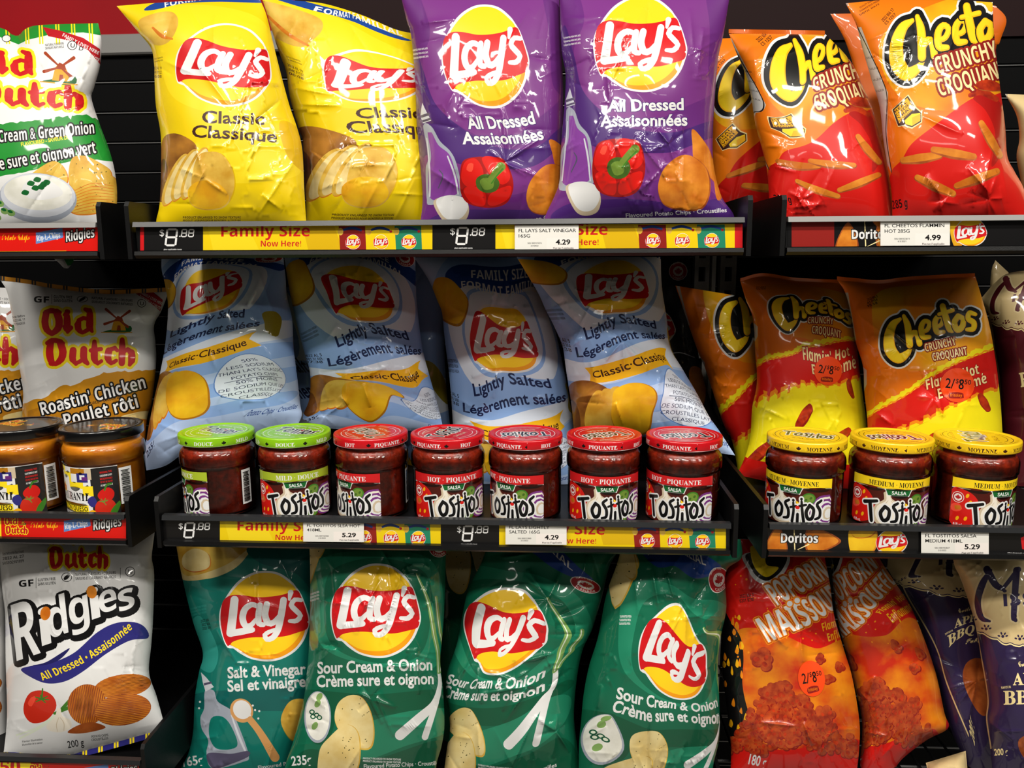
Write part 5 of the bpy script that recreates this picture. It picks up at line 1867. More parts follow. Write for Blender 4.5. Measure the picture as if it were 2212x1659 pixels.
bag('chip_bag', 'purple chip bag at the right end of its shelf, logo highest', 'chip bag', 'purple chip bags',
    [(1206, -30), (1209, 0), (1213, 106), (1222, 176), (1212, 317), (1209, 388), (1198, 423), (1180, 462), (1172, 490)],
    [(1580, -30), (1575, 0), (1562, 78), (1552, 123), (1545, 197), (1540, 282), (1541, 353), (1558, 423), (1584, 462), (1588, 490)],
    DR, 'purple', Y=(.105, .055), B=.055, seed=32, deck=DK_A,
    creases=[(1312, 150, 1318, 225, .005, 6), (1520, 60, 1508, 160, .006, 8), (1500, 165, 1535, 155, .003, 6), (1420, 280, 1470, 340, .006, 12), (1470, 250, 1478, 330, .004, 6), (1375, 300, 1440, 380, .004, 7), (1490, 20, 1498, 110, .003, 6), (1215, 320, 1240, 300, .003, 6)],
    stars=[(1445, 310, 6, 60, .003)], auto=9)

CR = art_crunchy()
bag('cheese_snack_bag', 'orange cheese snack bag mostly hidden behind a purple bag', 'snack bag', None,
    [(1535, 84), (1530, 250), (1528, 470)], [(1640, 80), (1672, 200), (1690, 330), (1690, 470)], CR, 'orange', Y=(.26, .22), B=.04, seed=41, deck=DK_A,
    warp=[((1926, 236), (1545, 300)), ((1930, 100), (1562, 185)), ((2043, 57), (1662, 130)), ((2000, 300), (1625, 330))], auto=5)
bag('cheese_snack_bag', 'orange cheese snack bag with folded-over logo, above 4.99 tag', 'snack bag', 'tall orange cheese snack bags',
    [(1574, 71), (1588, 108), (1611, 162), (1624, 219), (1632, 270), (1646, 321), (1656, 364), (1661, 422), (1662, 492)],
    [(1783, 74), (1820, 111), (1845, 145), (1865, 189), (1885, 236), (1900, 294), (1916, 354), (1924, 405), (1928, 492)], CR, 'orange', Y=(.19, .12), B=.05, seed=42, deck=DK_A,
    warp=[((1926, 236), (1659, 253)), ((1992, 250), (1742, 285)), ((1958, 103), (1705, 162)), ((2043, 57), (1773, 101)), ((2026, 160), (1760, 198)), ((2160, 118), (1875, 160)), ((2032, 206), (1764, 238)), ((2178, 166), (1890, 205)), ((1930, 372), (1666, 368)), ((2000, 285), (1735, 315)), ((2112, 208), (1843, 242)), ((1860, 60), (1580, 85)), ((1916, 250), (1630, 240)), ((2172, 400), (1920, 400))],
    creases=[(1690, 120, 1760, 95, .004, 8), (1720, 420, 1740, 455, .005, 6), (1700, 450, 1790, 440, .003, 6), (1800, 95, 1770, 130, -.005, 10)], stars=[(1735, 430, 6, 45, .003)], auto=8, seal=(9, ['orange_deep']))
bag('cheese_snack_bag', 'orange cheese snack bag corners showing behind the tallest one', 'snack bag', None,
    [(1794, 30), (1830, 100), (1850, 200), (1856, 470)], [(2150, 12), (2174, 42), (2160, 90), (2150, 140), (2160, 470)], None, 'orange_deep', Y=(.30, .27), B=.03, seed=43, deck=DK_A, auto=5, top=[(1960, 26)])
bag('cheese_snack_bag', 'tallest orange cheese snack bag, at the right end of the upper shelf', 'snack bag', 'tall orange cheese snack bags',
    [(1827, 7), (1850, 55), (1862, 101), (1882, 170), (1900, 230), (1908, 300), (1918, 365), (1926, 420), (1928, 490)],
    [(2144, 5), (2147, 67), (2158, 169), (2171, 270), (2176, 337), (2192, 371), (2213, 412), (2230, 490)], CR, 'orange', Y=(.16, .10), B=.055, seed=44, deck=DK_A, top=[(1960, -4), (2060, 0)],
    creases=[(1990, 250, 2080, 290, .004, 8), (2000, 380, 2040, 430, .005, 7), (2090, 360, 2140, 420, .005, 7), (2050, 420, 2030, 455, .004, 6), (2150, 300, 2120, 420, .004, 8)], stars=[(2135, 430, 7, 55, .0035), (2030, 435, 6, 50, .003)], auto=8)
bag('snack_bag', 'tan and pink snack bag cut off beside the tallest orange bag', 'snack bag', None,
    [(2171, 203), (2196, 250), (2202, 300), (2196, 340), (2206, 400), (2212, 490)], [(2380, 210), (2420, 330), (2420, 490)], None, 'vickie_tan', Y=(.20, .17), B=.05, seed=45, deck=DK_A)

# ------------------------------------------------------------------ middle shelf bags
CK = art_chicken()
bag('chip_bag', 'white chip bag with a gold band, cut off by the left border', 'chip bag', 'white roast chicken chip bags',
    [(-262, 606), (-238, 667), (-215, 760), (-200, 906), (-200, 1070)], [(64, 625), (72, 700), (70, 800), (66, 906), (60, 1070)], CK, 'white', Y=(.29, .25), B=.045, seed=51, deck=DK_B, warp=[((0, 0), (-252, -2))], auto=6)
bag('chip_bag', 'white chip bag with a gold band, standing behind two black lidded jars', 'chip bag', 'white roast chicken chip bags',
    [(0, 604), (14, 627), (23, 667), (35, 733), (42, 791), (50, 849), (48, 906), (50, 1072)],
    [(365, 629), (349, 671), (333, 702), (336, 741), (337, 787), (328, 868), (316, 918), (308, 1072)], CK, 'white', Y=(.235, .185), B=.05, seed=52, deck=DK_B, top=[(60, 612), (116, 622), (231, 634)],
    creases=[(40, 795, 120, 780, .003, 8), (333, 702, 270, 690, -.003, 10), (50, 850, 100, 830, .003, 8), (130, 860, 150, 900, .003, 6)], auto=7, wr=.8, seal=(9, ['gold_deep', 'charcoal']))

A = Art()
A.poly('od_green', [(134, 552), (160, 552), (158, 572), (146, 574)])
bag('chip_bag', 'white and green bag corner in the dark just under the upper left shelf', 'chip bag', None,
    [(110, 554), (124, 565), (138, 579)], [(160, 554), (158, 566), (147, 580)], A, 'white', Y=(.30, .29), B=.008, back=.006, seed=55, auto=1)
LS = art_lightly()
bag('chip_bag', 'pale blue chip bag leaning left, logo tilted up to the right', 'chip bag', 'pale blue lightly salted chip bags',
    [(349, 555), (349, 582), (357, 618), (363, 665), (357, 743), (345, 809), (333, 862), (321, 922), (314, 970), (309, 1018)],
    [(612, 555), (617, 600), (620, 640), (631, 689), (634, 749), (643, 823), (649, 877), (652, 897), (640, 925)], LS, 'sky', Y=(.215, .165), B=.05, seed=61, deck=DK_B, bot=[(359, 1005), (420, 966), (520, 948)],
    warp=[((150, 145), (454, 627)), ((70, 145), (386, 656)), ((230, 145), (524, 598)), ((150, 71), (436, 582)), ((150, 219), (470, 672)), ((66, 246), (366, 730)), ((232, 240), (527, 686)), ((44, 282), (354, 766)), ((262, 270), (562, 704)),
          ((52, 330), (358, 793)), ((268, 298), (548, 722)), ((276, 322), (566, 746)), ((72, 336), (364, 797)), ((252, 318), (533, 746)), ((240, 385), (560, 811)), ((240, 436), (562, 864)), ((292, 385), (618, 818)), ((86, 384), (362, 822)), ((184, 412), (450, 860)), ((132, 466), (395, 905)),
          ((4, 500), (318, 990)), ((258, 462), (524, 900)), ((378, 445), (640, 882)), ((80, 50), (392, 576)), ((262, 20), (582, 560))],
    creases=[(452, 760, 468, 800, .003, 5), (566, 746, 650, 870, .002, 6), (330, 960, 420, 930, .004, 7), (340, 985, 400, 950, -.004, 6), (500, 640, 520, 720, -.002, 6)], auto=9)
bag('chip_bag', 'pale blue chip bag with crumpled bottom corner over a green lid', 'chip bag', 'pale blue lightly salted chip bags',
    [(614, 555), (623, 615), (634, 668), (643, 707), (658, 764), (670, 809), (668, 862), (655, 895), (654, 905)],
    [(897, 555), (898, 600), (901, 659), (912, 749), (927, 809), (948, 883), (958, 930)], LS, 'sky', Y=(.235, .19), B=.05, seed=62, deck=DK_B, bot=[(690, 922), (720, 926), (800, 930)],
    warp=[((150, 145), (778, 632)), ((70, 145), (703, 630)), ((230, 145), (850, 642)), ((150, 71), (776, 573)), ((150, 219), (786, 694)), ((66, 246), (730, 750)), ((232, 240), (885, 735)), ((44, 282), (710, 792)), ((262, 270), (910, 766)),
          ((52, 330), (720, 812)), ((268, 298), (906, 786)), ((276, 322), (926, 812)), ((72, 336), (760, 820)), ((252, 318), (905, 812)), ((240, 385), (934, 886)), ((192, 385), (896, 872)), ((86, 384), (745, 826)), ((184, 412), (845, 850)), ((132, 466), (800, 912)), ((30, 346), (690, 808)), ((0, 440), (672, 888)),
          ((4, 500), (656, 915)), ((34, 486), (690, 900)), ((262, 20), (874, 558)), ((10, 66), (640, 560)), ((64, 104), (668, 590)), ((14, 156), (636, 660))],
    creases=[(770, 820, 840, 790, .004, 7), (690, 805, 790, 795, -.005, 9), (785, 830, 800, 880, .005, 6), (735, 855, 752, 875, .004, 5), (820, 600, 856, 670, -.004, 7), (700, 740, 730, 700, .003, 7), (655, 895, 730, 880, .005, 7)], stars=[(700, 900, 6, 45, .004)], auto=9, wr=1.2)
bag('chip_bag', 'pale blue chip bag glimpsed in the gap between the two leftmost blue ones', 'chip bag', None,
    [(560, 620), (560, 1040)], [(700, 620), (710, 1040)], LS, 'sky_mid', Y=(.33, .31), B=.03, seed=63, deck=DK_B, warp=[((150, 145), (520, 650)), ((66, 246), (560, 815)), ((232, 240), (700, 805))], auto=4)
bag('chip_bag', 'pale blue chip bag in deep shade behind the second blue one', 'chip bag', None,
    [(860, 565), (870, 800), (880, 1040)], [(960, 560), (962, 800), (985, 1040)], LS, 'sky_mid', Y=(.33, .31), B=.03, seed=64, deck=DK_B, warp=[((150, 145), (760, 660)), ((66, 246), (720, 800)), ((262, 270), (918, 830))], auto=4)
bag('chip_bag', 'pale blue chip bag with the lowest logo, between two other blue ones', 'chip bag', 'pale blue lightly salted chip bags',
    [(894, 556), (926, 605), (945, 650), (955, 677), (961, 735), (971, 817), (978, 911), (985, 1060)],
    [(1130, 556), (1160, 620), (1180, 660), (1194, 690), (1212, 768), (1225, 833), (1238, 918), (1248, 1060)], LS, 'sky', Y=(.27, .205), B=.05, seed=65, deck=DK_B,
    warp=[((150, 145), (1086, 734)), ((70, 145), (1012, 722)), ((230, 145), (1160, 742)), ((150, 71), (1090, 665)), ((150, 219), (1088, 802)), ((66, 246), (1025, 856)), ((232, 240), (1192, 838)), ((44, 282), (1000, 890)), ((262, 270), (1223, 866)),
          ((52, 330), (1018, 918)), ((268, 298), (1212, 895)), ((72, 336), (1040, 940)), ((252, 318), (1208, 926)), ((80, 50), (1018, 600)), ((222, 46), (1140, 600)), ((60, 82), (996, 622)), ((256, 80), (1158, 632)), ((-14, 80), (936, 610)), ((64, 104), (1012, 646)), ((14, 156), (958, 690)), ((240, 385), (1200, 980)), ((132, 466), (1090, 1040))],
    creases=[(1018, 740, 1075, 800, .004, 6), (1020, 815, 1060, 800, .004, 8), (1075, 800, 1066, 860, .004, 6), (985, 860, 1040, 890, .003, 7), (1100, 610, 1140, 600, -.003, 8)], auto=8)
bag('chip_bag', 'pale blue chip bag farthest right, leaning over three red lids', 'chip bag', 'pale blue lightly salted chip bags',
    [(1116, 555), (1140, 595), (1163, 634), (1179, 670), (1196, 703), (1215, 748), (1222, 794), (1228, 833), (1235, 880), (1240, 935)],
    [(1427, 555), (1430, 621), (1440, 686), (1450, 752), (1476, 800), (1505, 849), (1531, 898), (1556, 934), (1588, 984)], LS, 'sky', Y=(.21, .165), B=.052, seed=66, deck=DK_B, bot=[(1330, 940), (1450, 950), (1540, 975)],
    warp=[((150, 145), (1322, 618)), ((70, 145), (1242, 620)), ((230, 145), (1403, 618)), ((150, 71), (1322, 561)), ((150, 219), (1328, 676)), ((66, 246), (1267, 734)), ((232, 240), (1419, 711)), ((44, 282), (1246, 772)), ((262, 270), (1436, 732)),
          ((52, 330), (1272, 812)), ((268, 298), (1440, 765)), ((276, 322), (1454, 800)), ((72, 336), (1280, 816)), ((252, 318), (1440, 780)), ((240, 385), (1486, 858)), ((192, 385), (1440, 850)), ((290, 385), (1532, 880)), ((86, 384), (1322, 868)), ((184, 412), (1408, 890)), ((132, 466), (1362, 940)), ((30, 346), (1250, 822)), ((0, 440), (1236, 905)),
          ((4, 500), (1240, 975)), ((10, 66), (1140, 560)), ((14, 156), (1150, 610)), ((20, 240), (1205, 710)), ((262, 20), (1440, 520))],
    creases=[(1345, 735, 1350, 800, .006, 7), (1345, 735, 1300, 790, .004, 6), (1345, 735, 1400, 800, .004, 6), (1275, 780, 1290, 830, .004, 6), (1205, 700, 1230, 740, -.006, 9), (1215, 760, 1260, 730, .005, 8), (1240, 860, 1300, 850, .004, 7), (1440, 735, 1500, 840, .003, 7), (1330, 870, 1345, 920, .005, 6)], stars=[(1345, 735, 7, 60, .003)], auto=9, wr=1.2)
bag('chip_bag', 'black chip bag in shade behind the rightmost pale blue one', 'chip bag', None,
    [(1290, 556), (1330, 700), (1370, 860), (1400, 1030)], [(1490, 556), (1500, 700), (1520, 820), (1560, 920), (1612, 980), (1625, 1030)], art_smoky(), 'charcoal', Y=(.385, .365), B=.035, back=.02, seed=67, deck=DK_B + .040, auto=7)

FL = art_flamin()
bag('cheese_snack_bag', 'orange and red cheese snack bag half hidden beside the black one', 'snack bag', 'orange and red hot cheese snack bags',
    [(1459, 617), (1481, 683), (1506, 755), (1524, 798), (1545, 862), (1563, 916), (1582, 955), (1598, 1040)], [(1612, 642), (1640, 700), (1650, 800), (1650, 900), (1650, 1040)], FL, 'orange', Y=(.30, .265), B=.035, back=.02, seed=71, deck=DK_B,
    warp=[((1870, 690), (1505, 650)), ((1940, 760), (1588, 730)), ((1900, 880), (1558, 888)), ((2012, 714), (1665, 690)), ((1990, 825), (1628, 815))],
    creases=[(1545, 660, 1530, 730, .006, 6), (1530, 640, 1560, 660, .004, 6)], auto=7)
bag('cheese_snack_bag', 'orange and red cheese snack bag whose red bottom corner sticks out left', 'snack bag', 'orange and red hot cheese snack bags',
    [(1599, 607), (1611, 647), (1627, 690), (1631, 755), (1635, 826), (1625, 880), (1621, 940), (1612, 980), (1592, 1026)],
    [(1812, 610), (1834, 647), (1847, 712), (1858, 808), (1865, 862), (1872, 923), (1878, 1070)], FL, 'orange', Y=(.245, .20), B=.05, back=.015, seed=72, deck=DK_B, top=[(1648, 596), (1720, 606)], bot=[(1640, 1036), (1700, 1050)],
    warp=[((1912, 735), (1670, 664)), ((2012, 714), (1765, 668)), ((2118, 680), (1850, 690)), ((1940, 780), (1700, 712)), ((2000, 762), (1744, 700)), ((2066, 744), (1800, 700)), ((2016, 776), (1755, 716)), ((2090, 760), (1818, 726)),
          ((2002, 842), (1736, 778)), ((2118, 806), (1838, 766)), ((2068, 832), (1790, 800)), ((2134, 826), (1852, 795)), ((1870, 905), (1632, 795)), ((2002, 816), (1735, 744)), ((2140, 752), (1852, 735)), ((1870, 955), (1630, 878)), ((2002, 908), (1735, 832)), ((2160, 845), (1856, 825)), ((1870, 1010), (1608, 978)), ((2000, 1010), (1740, 985)), ((2140, 1000), (1868, 960)), ((1880, 620), (1640, 610))],
    sticker_at=(1789, 801, 30, 31, 8), creases=[(1650, 960, 1610, 1010, .005, 7), (1690, 860, 1720, 830, .003, 7), (1720, 650, 1760, 690, -.003, 6)], auto=9, seal=(7, ['orange_deep']))
bag('cheese_snack_bag', 'orange and red cheese snack bag with whole logo and round price sticker', 'snack bag', 'orange and red hot cheese snack bags',
    [(1808, 604), (1826, 633), (1839, 683), (1848, 737), (1864, 791), (1867, 844), (1874, 919), (1880, 1078)],
    [(2107, 597), (2122, 647), (2136, 697), (2147, 755), (2157, 826), (2165, 927), (2170, 1078)], FL, 'orange', Y=(.215, .17), B=.055, seed=73, deck=DK_B, top=[(1850, 608), (1900, 612), (1960, 605), (2040, 600)],
    sticker_at=(2068, 832, 37, 37, 6), creases=[(1918, 708, 2016, 786, .005, 5), (2016, 786, 2030, 860, .005, 6), (1990, 830, 2016, 790, .004, 6), (2016, 790, 2036, 900, .004, 6), (1890, 890, 1930, 920, .004, 7)], stars=[(2018, 860, 6, 55, .003)], auto=9, seal=(8, ['orange_deep']))
KM = art_kettle('vickie_maroon', 'vickie_maroon', False)
KM.text('cream', 'B', (2200, 1520), (2222, 1518), 30, 'serif', .02)
bag('chip_bag', 'maroon and cream chip bag with folded top, right end of middle shelf', 'chip bag', None,
    [(2118, 646), (2132, 675), (2144, 708), (2150, 755), (2161, 826), (2165, 927), (2172, 1078)], [(2330, 600), (2400, 700), (2420, 900), (2420, 1078)], KM, 'vickie_maroon', Y=(.27, .23), B=.05, seed=74, deck=DK_B,
    top=[(2150, 610), (2180, 590), (2240, 585)], warp=[((2119, 1300), (2150, 650)), ((2190, 1388), (2190, 706)), ((2200, 1232), (2226, 600)), ((2200, 1520), (2205, 836))], auto=8)
b_ = bag('chip_bag', 'plain tan bag top poking up behind the maroon one', 'chip bag', None,
         [(2150, 562), (2140, 600), (2136, 760), (2140, 1060)], [(2178, 588), (2200, 640), (2220, 760), (2220, 1060)], None, 'vickie_tan', Y=(.345, .33), B=.02, back=.02, seed=75, deck=DK_B, auto=4)

# ------------------------------------------------------------------ lowest shelf bags
RD = art_ridged()
bag('chip_bag', 'white ridged chip bag cut to a sliver by the left border', 'chip bag', 'white ridged chip bags',
    [(-320, 1150), (-310, 1328), (-306, 1547), (-310, 1640)], [(12, 1150), (14, 1328), (16, 1547), (12, 1640)], RD, 'white', Y=(.16, .11), B=.05, seed=81, deck=DK_C, warp=[((0, 0), (-322, 0))], auto=5)
bag('chip_bag', 'white ridged chip bag with an indigo ribbon, lowest left shelf', 'chip bag', 'white ridged chip bags',
    [(-4, 1150), (4, 1265), (11, 1328), (12, 1421), (15, 1547), (8, 1628)], [(334, 1150), (328, 1203), (333, 1240), (331, 1328), (327, 1390), (322, 1453), (338, 1503), (353, 1558), (356, 1575)],
    RD, 'white', Y=(.135, .062), B=.052, seed=82, deck=DK_C, bot=[(130, 1634), (200, 1618)], creases=[(333, 1240, 280, 1250, -.003, 10), (322, 1455, 270, 1440, -.004, 10), (325, 1390, 290, 1340, .003, 8), (12, 1560, 60, 1550, .003, 9), (353, 1560, 290, 1575, .004, 9)], auto=6, wr=.75, seal_bot=(12, ['indigo', 'od_yellow']))

bag('chip_bag', 'teal salt and vinegar chip bag with bottle and wooden spoon picture', 'chip bag', None,
    [(376, 1150), (380, 1175), (394, 1250), (416, 1340), (438, 1410), (430, 1452), (421, 1506), (417, 1581), (406, 1629), (386, 1670), (372, 1730)],
    [(682, 1150), (680, 1280), (679, 1400), (673, 1491), (655, 1566), (632, 1653), (626, 1730)], art_salt(), 'teal', Y=(.16, .115), B=.052, seed=91, deck=DK_D,
    creases=[(466, 1358, 515, 1438, .004, 6), (550, 1260, 556, 1370, .004, 5), (415, 1250, 405, 1290, .005, 6), (465, 1244, 540, 1250, .002, 5), (490, 1450, 530, 1448, .003, 5), (440, 1410, 480, 1390, -.005, 9), (420, 1600, 470, 1590, .004, 7)], auto=10, stars=[(553, 1300, 5, 60, .0025)])
ON = art_onion()
bag('chip_bag', 'green sour cream chip bag standing right of the teal one', 'chip bag', 'green sour cream chip bags',
    [(668, 1150), (670, 1265), (668, 1386), (662, 1461), (655, 1515), (635, 1596), (616, 1656), (606, 1730)],
    [(964, 1150), (960, 1310), (954, 1389), (951, 1431), (957, 1491), (960, 1566), (954, 1611), (942, 1659), (946, 1730)], ON, 'green', Y=(.115, .06), B=.055, seed=92, deck=DK_D,
    creases=[(820, 1180, 880, 1280, .004, 6), (880, 1270, 900, 1330, .003, 6), (925, 1260, 950, 1390, .005, 7), (700, 1200, 730, 1240, .003, 6), (690, 1390, 740, 1400, -.004, 8), (810, 1500, 850, 1590, .003, 6), (905, 1500, 900, 1400, .003, 7)], stars=[(800, 1510, 6, 60, .003), (690, 1400, 6, 45, .003), (935, 1300, 5, 50, .003)], auto=11, wr=1.50)
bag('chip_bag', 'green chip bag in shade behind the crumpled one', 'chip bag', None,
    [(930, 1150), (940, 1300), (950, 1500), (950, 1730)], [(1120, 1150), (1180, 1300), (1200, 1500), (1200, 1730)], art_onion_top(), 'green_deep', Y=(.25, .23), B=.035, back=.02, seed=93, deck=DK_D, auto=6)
bag('chip_bag', 'crumpled green sour cream chip bag with blue band at its tilted top', 'chip bag', 'green sour cream chip bags',
    [(1062, 1150), (1040, 1215), (1014, 1266), (1003, 1308), (987, 1390), (966, 1452), (964, 1498), (972, 1569), (965, 1621), (958, 1680), (955, 1730)],
    [(1330, 1165), (1332, 1194), (1316, 1225), (1298, 1298), (1280, 1357), (1258, 1406), (1246, 1467), (1240, 1544), (1246, 1606), (1253, 1658), (1256, 1730)], ON, 'green', Y=(.14, .085), B=.055, seed=94, deck=DK_D,
    warp=[((811, 1319), (1093, 1363)), ((713, 1325), (1000, 1352)), ((909, 1315), (1186, 1372)), ((811, 1219), (1104, 1272)), ((811, 1419), (1060, 1456)), ((900, 1250), (1180, 1300)), ((720, 1390), (1020, 1436)), ((686, 1455), (962, 1475)), ((934, 1447), (1175, 1463)), ((684, 1484), (958, 1506)), ((937, 1477), (1176, 1494)),
          ((948, 1182), (1267, 1264)), ((935, 1150), (1236, 1234)), ((840, 1136), (1150, 1170)), ((752, 1501), (996, 1528)), ((808, 1580), (1046, 1600)), ((712, 1590), (970, 1600)), ((770, 1575), (1014, 1590)), ((745, 1640), (1000, 1650)),
          ((864, 1588), (1098, 1608)), ((905, 1552), (1140, 1560)), ((938, 1520), (1180, 1500)), ((950, 1450), (1205, 1440)), ((925, 1300), (1230, 1370)), ((918, 1592), (1158, 1606)), ((690, 1549), (928, 1570))],
    creases=[(1140, 1230, 1185, 1295, .005, 6), (1185, 1295, 1110, 1340, .003, 6), (1195, 1335, 1280, 1300, -.008, 12), (1200, 1350, 1270, 1350, -.008, 12), (1150, 1470, 1090, 1560, .003, 6), (1030, 1440, 1040, 1520, .004, 6), (1035, 1500, 1160, 1480, .004, 8), (1190, 1560, 1240, 1640, .004, 6), (1080, 1205, 1150, 1195, .004, 7), (1130, 1430, 1200, 1410, .005, 7)],
    stars=[(1185, 1295, 6, 70, .003), (1110, 1470, 6, 70, .003), (1200, 1580, 6, 60, .003)], auto=11, wr=1.69)
bag('chip_bag', 'green sour cream chip bag narrowing at the top, beside the red popcorn', 'chip bag', 'green sour cream chip bags',
    [(1345, 1150), (1340, 1190), (1332, 1221), (1310, 1283), (1292, 1375), (1273, 1437), (1261, 1498), (1255, 1560), (1251, 1606), (1250, 1658), (1248, 1730)],
    [(1600, 1165), (1602, 1205), (1568, 1236), (1569, 1314), (1557, 1375), (1550, 1437), (1553, 1498), (1554, 1590), (1540, 1658), (1536, 1730)], ON, 'green', Y=(.12, .065), B=.055, seed=95, deck=DK_D,
    warp=[((811, 1319), (1453, 1407)), ((713, 1325), (1380, 1390)), ((909, 1315), (1529, 1440)), ((811, 1219), (1470, 1308)), ((811, 1419), (1452, 1507)), ((900, 1250), (1520, 1370)), ((686, 1455), (1330, 1508)), ((934, 1447), (1551, 1524)), ((684, 1484), (1322, 1538)), ((937, 1477), (1556, 1562)), ((811, 1451), (1445, 1528)),
          ((948, 1182), (1554, 1252)), ((935, 1150), (1525, 1222)), ((840, 1130), (1462, 1196)), ((735, 1147), (1400, 1200)), ((686, 1549), (1302, 1594)), ((690, 1505), (1305, 1550)), ((690, 1600), (1300, 1648)), ((660, 1549), (1258, 1594)), ((752, 1501), (1398, 1578)), ((808, 1580), (1440, 1640)), ((722, 1555), (1360, 1620)), ((680, 1200), (1345, 1240)), ((668, 1262), (1338, 1306)), ((688, 1205), (1368, 1252)),
          ((864, 1588), (1486, 1652)), ((950, 1480), (1552, 1560)), ((948, 1410), (1556, 1490)), ((925, 1300), (1558, 1370))],
    creases=[(1405, 1210, 1425, 1320, .006, 6), (1440, 1240, 1455, 1290, .005, 6), (1370, 1240, 1380, 1330, .003, 7), (1480, 1310, 1480, 1400, .003, 6), (1545, 1240, 1490, 1310, -.006, 9), (1300, 1480, 1290, 1530, .004, 6), (1540, 1430, 1500, 1470, .003, 7), (1400, 1230, 1400, 1180, .004, 8)], stars=[(1520, 1330, 5, 60, .003)], auto=10, wr=1.38)

PO = art_popcorn()
bag('popcorn_bag', 'red popcorn bag with a round orange price sticker', 'popcorn bag', 'red spicy popcorn bags',
    [(1600, 1165), (1585, 1200), (1566, 1250), (1561, 1330), (1558, 1403), (1564, 1479), (1573, 1555), (1579, 1616), (1578, 1690)],
    [(1776, 1165), (1782, 1206), (1793, 1263), (1802, 1330), (1823, 1403), (1841, 1464), (1856, 1555), (1856, 1616), (1848, 1690)], PO, 'scarlet', Y=(.16, .095), B=.05, seed=101, deck=DK_E,
    sticker_at=(1753, 1466, 29, 39, -8), creases=[(1650, 1230, 1672, 1290, .005, 6), (1672, 1330, 1690, 1390, .003, 6), (1725, 1340, 1735, 1430, .005, 6), (1660, 1360, 1700, 1400, .004, 7), (1735, 1560, 1755, 1610, .004, 5), (1640, 1560, 1730, 1570, .004, 6), (1600, 1270, 1650, 1290, .003, 6), (1805, 1340, 1840, 1450, .005, 8)], stars=[(1735, 1365, 6, 60, .003)], auto=10, wr=1.2)
bag('popcorn_bag', 'red popcorn bag without a sticker, beside the purple kettle chips', 'popcorn bag', 'red spicy popcorn bags',
    [(1790, 1165), (1796, 1230), (1808, 1330), (1826, 1403), (1846, 1480), (1862, 1560), (1858, 1650), (1860, 1690)],
    [(1886, 1165), (1900, 1206), (1935, 1260), (1965, 1306), (1985, 1351), (2008, 1412), (2024, 1464), (2040, 1540), (2048, 1573), (2000, 1600), (1944, 1645), (1920, 1690)], PO, 'scarlet', Y=(.19, .13), B=.05, seed=102, deck=DK_E,
    warp=[((1680, 1308), (1806, 1306)), ((1792, 1246), (1895, 1226)), ((1660, 1388), (1812, 1384)), ((1760, 1344), (1875, 1338)), ((1850, 1290), (1938, 1258)), ((1778, 1362), (1902, 1322)), ((1850, 1336), (1960, 1290)), ((1788, 1384), (1925, 1345)), ((1655, 1500), (1870, 1500)), ((1746, 1546), (1950, 1530)), ((1700, 1600), (1900, 1590)), ((1820, 1600), (1990, 1580)), ((1616, 1650), (1830, 1650)), ((1820, 1430), (1990, 1400))],
    creases=[(1845, 1480, 1880, 1520, .005, 6), (1875, 1500, 1890, 1460, .004, 6), (1860, 1580, 1920, 1590, .004, 6), (1940, 1600, 1900, 1640, .004, 7)], auto=9, wr=1.1)
KE = art_kettle()
bag('chip_bag', 'purple and cream kettle chip bag half behind another one, in shade', 'chip bag', 'purple and cream kettle chip bags',
    [(1880, 1165), (1930, 1250), (1966, 1306), (1990, 1360), (2005, 1433), (2022, 1464), (2040, 1530), (2057, 1585), (2082, 1640), (2090, 1690)],
    [(2150, 1165), (2150, 1330), (2160, 1450), (2170, 1560), (2180, 1690)], KE, 'vickie_purple', Y=(.24, .145), B=.045, seed=111, deck=DK_E,
    warp=[((2118, 1362), (1958, 1262)), ((2200, 1388), (2070, 1284)), ((2112, 1300), (1976, 1225)), ((2188, 1480), (2062, 1358)), ((2400, 1474), (2200, 1346)), ((2168, 1522), (2050, 1398)), ((2390, 1516), (2200, 1380)), ((2200, 1600), (2080, 1470)), ((2148, 1632), (2106, 1612))],
    creases=[(2110, 1470, 2090, 1560, .004, 6), (2110, 1470, 2060, 1500, .003, 6)], stars=[(2110, 1472, 5, 60, .003)], auto=8)
bag('chip_bag', 'purple and cream kettle chip bag at the lower right border', 'chip bag', 'purple and cream kettle chip bags',
    [(2054, 1175), (2062, 1222), (2076, 1252), (2105, 1342), (2121, 1433), (2133, 1509), (2130, 1555), (2139, 1616), (2146, 1690)],
    [(2380, 1175), (2400, 1350), (2430, 1500), (2430, 1690)], KE, 'vickie_purple', Y=(.15, .085), B=.055, seed=112, deck=DK_E, creases=[(2076, 1252, 2140, 1240, .003, 9), (2130, 1555, 2190, 1600, .004, 7), (2090, 1300, 2140, 1340, -.003, 8)], auto=9)
bag('chip_bag', 'tan bag end lying flat on the wire shelf, lower right', 'chip bag', None,
    [(2000, 1648), (2010, 1690)], [(2086, 1622), (2092, 1690)], None, 'vickie_tan', Y=(.12, .06), B=.02, back=.02, seed=113, deck=DK_E, auto=3)

# ------------------------------------------------------------------ jars
R_J = .0525
Z_B = Z_LIP_B - .012
Z_TOPJ = zed(934, 1140, R_J + .01)
H_J = Z_TOPJ - Z_B


def nt_new(name):
    m = bpy.data.materials.new(name)
    m.use_nodes = True
    return m, m.node_tree, m.node_tree.nodes['Principled BSDF']


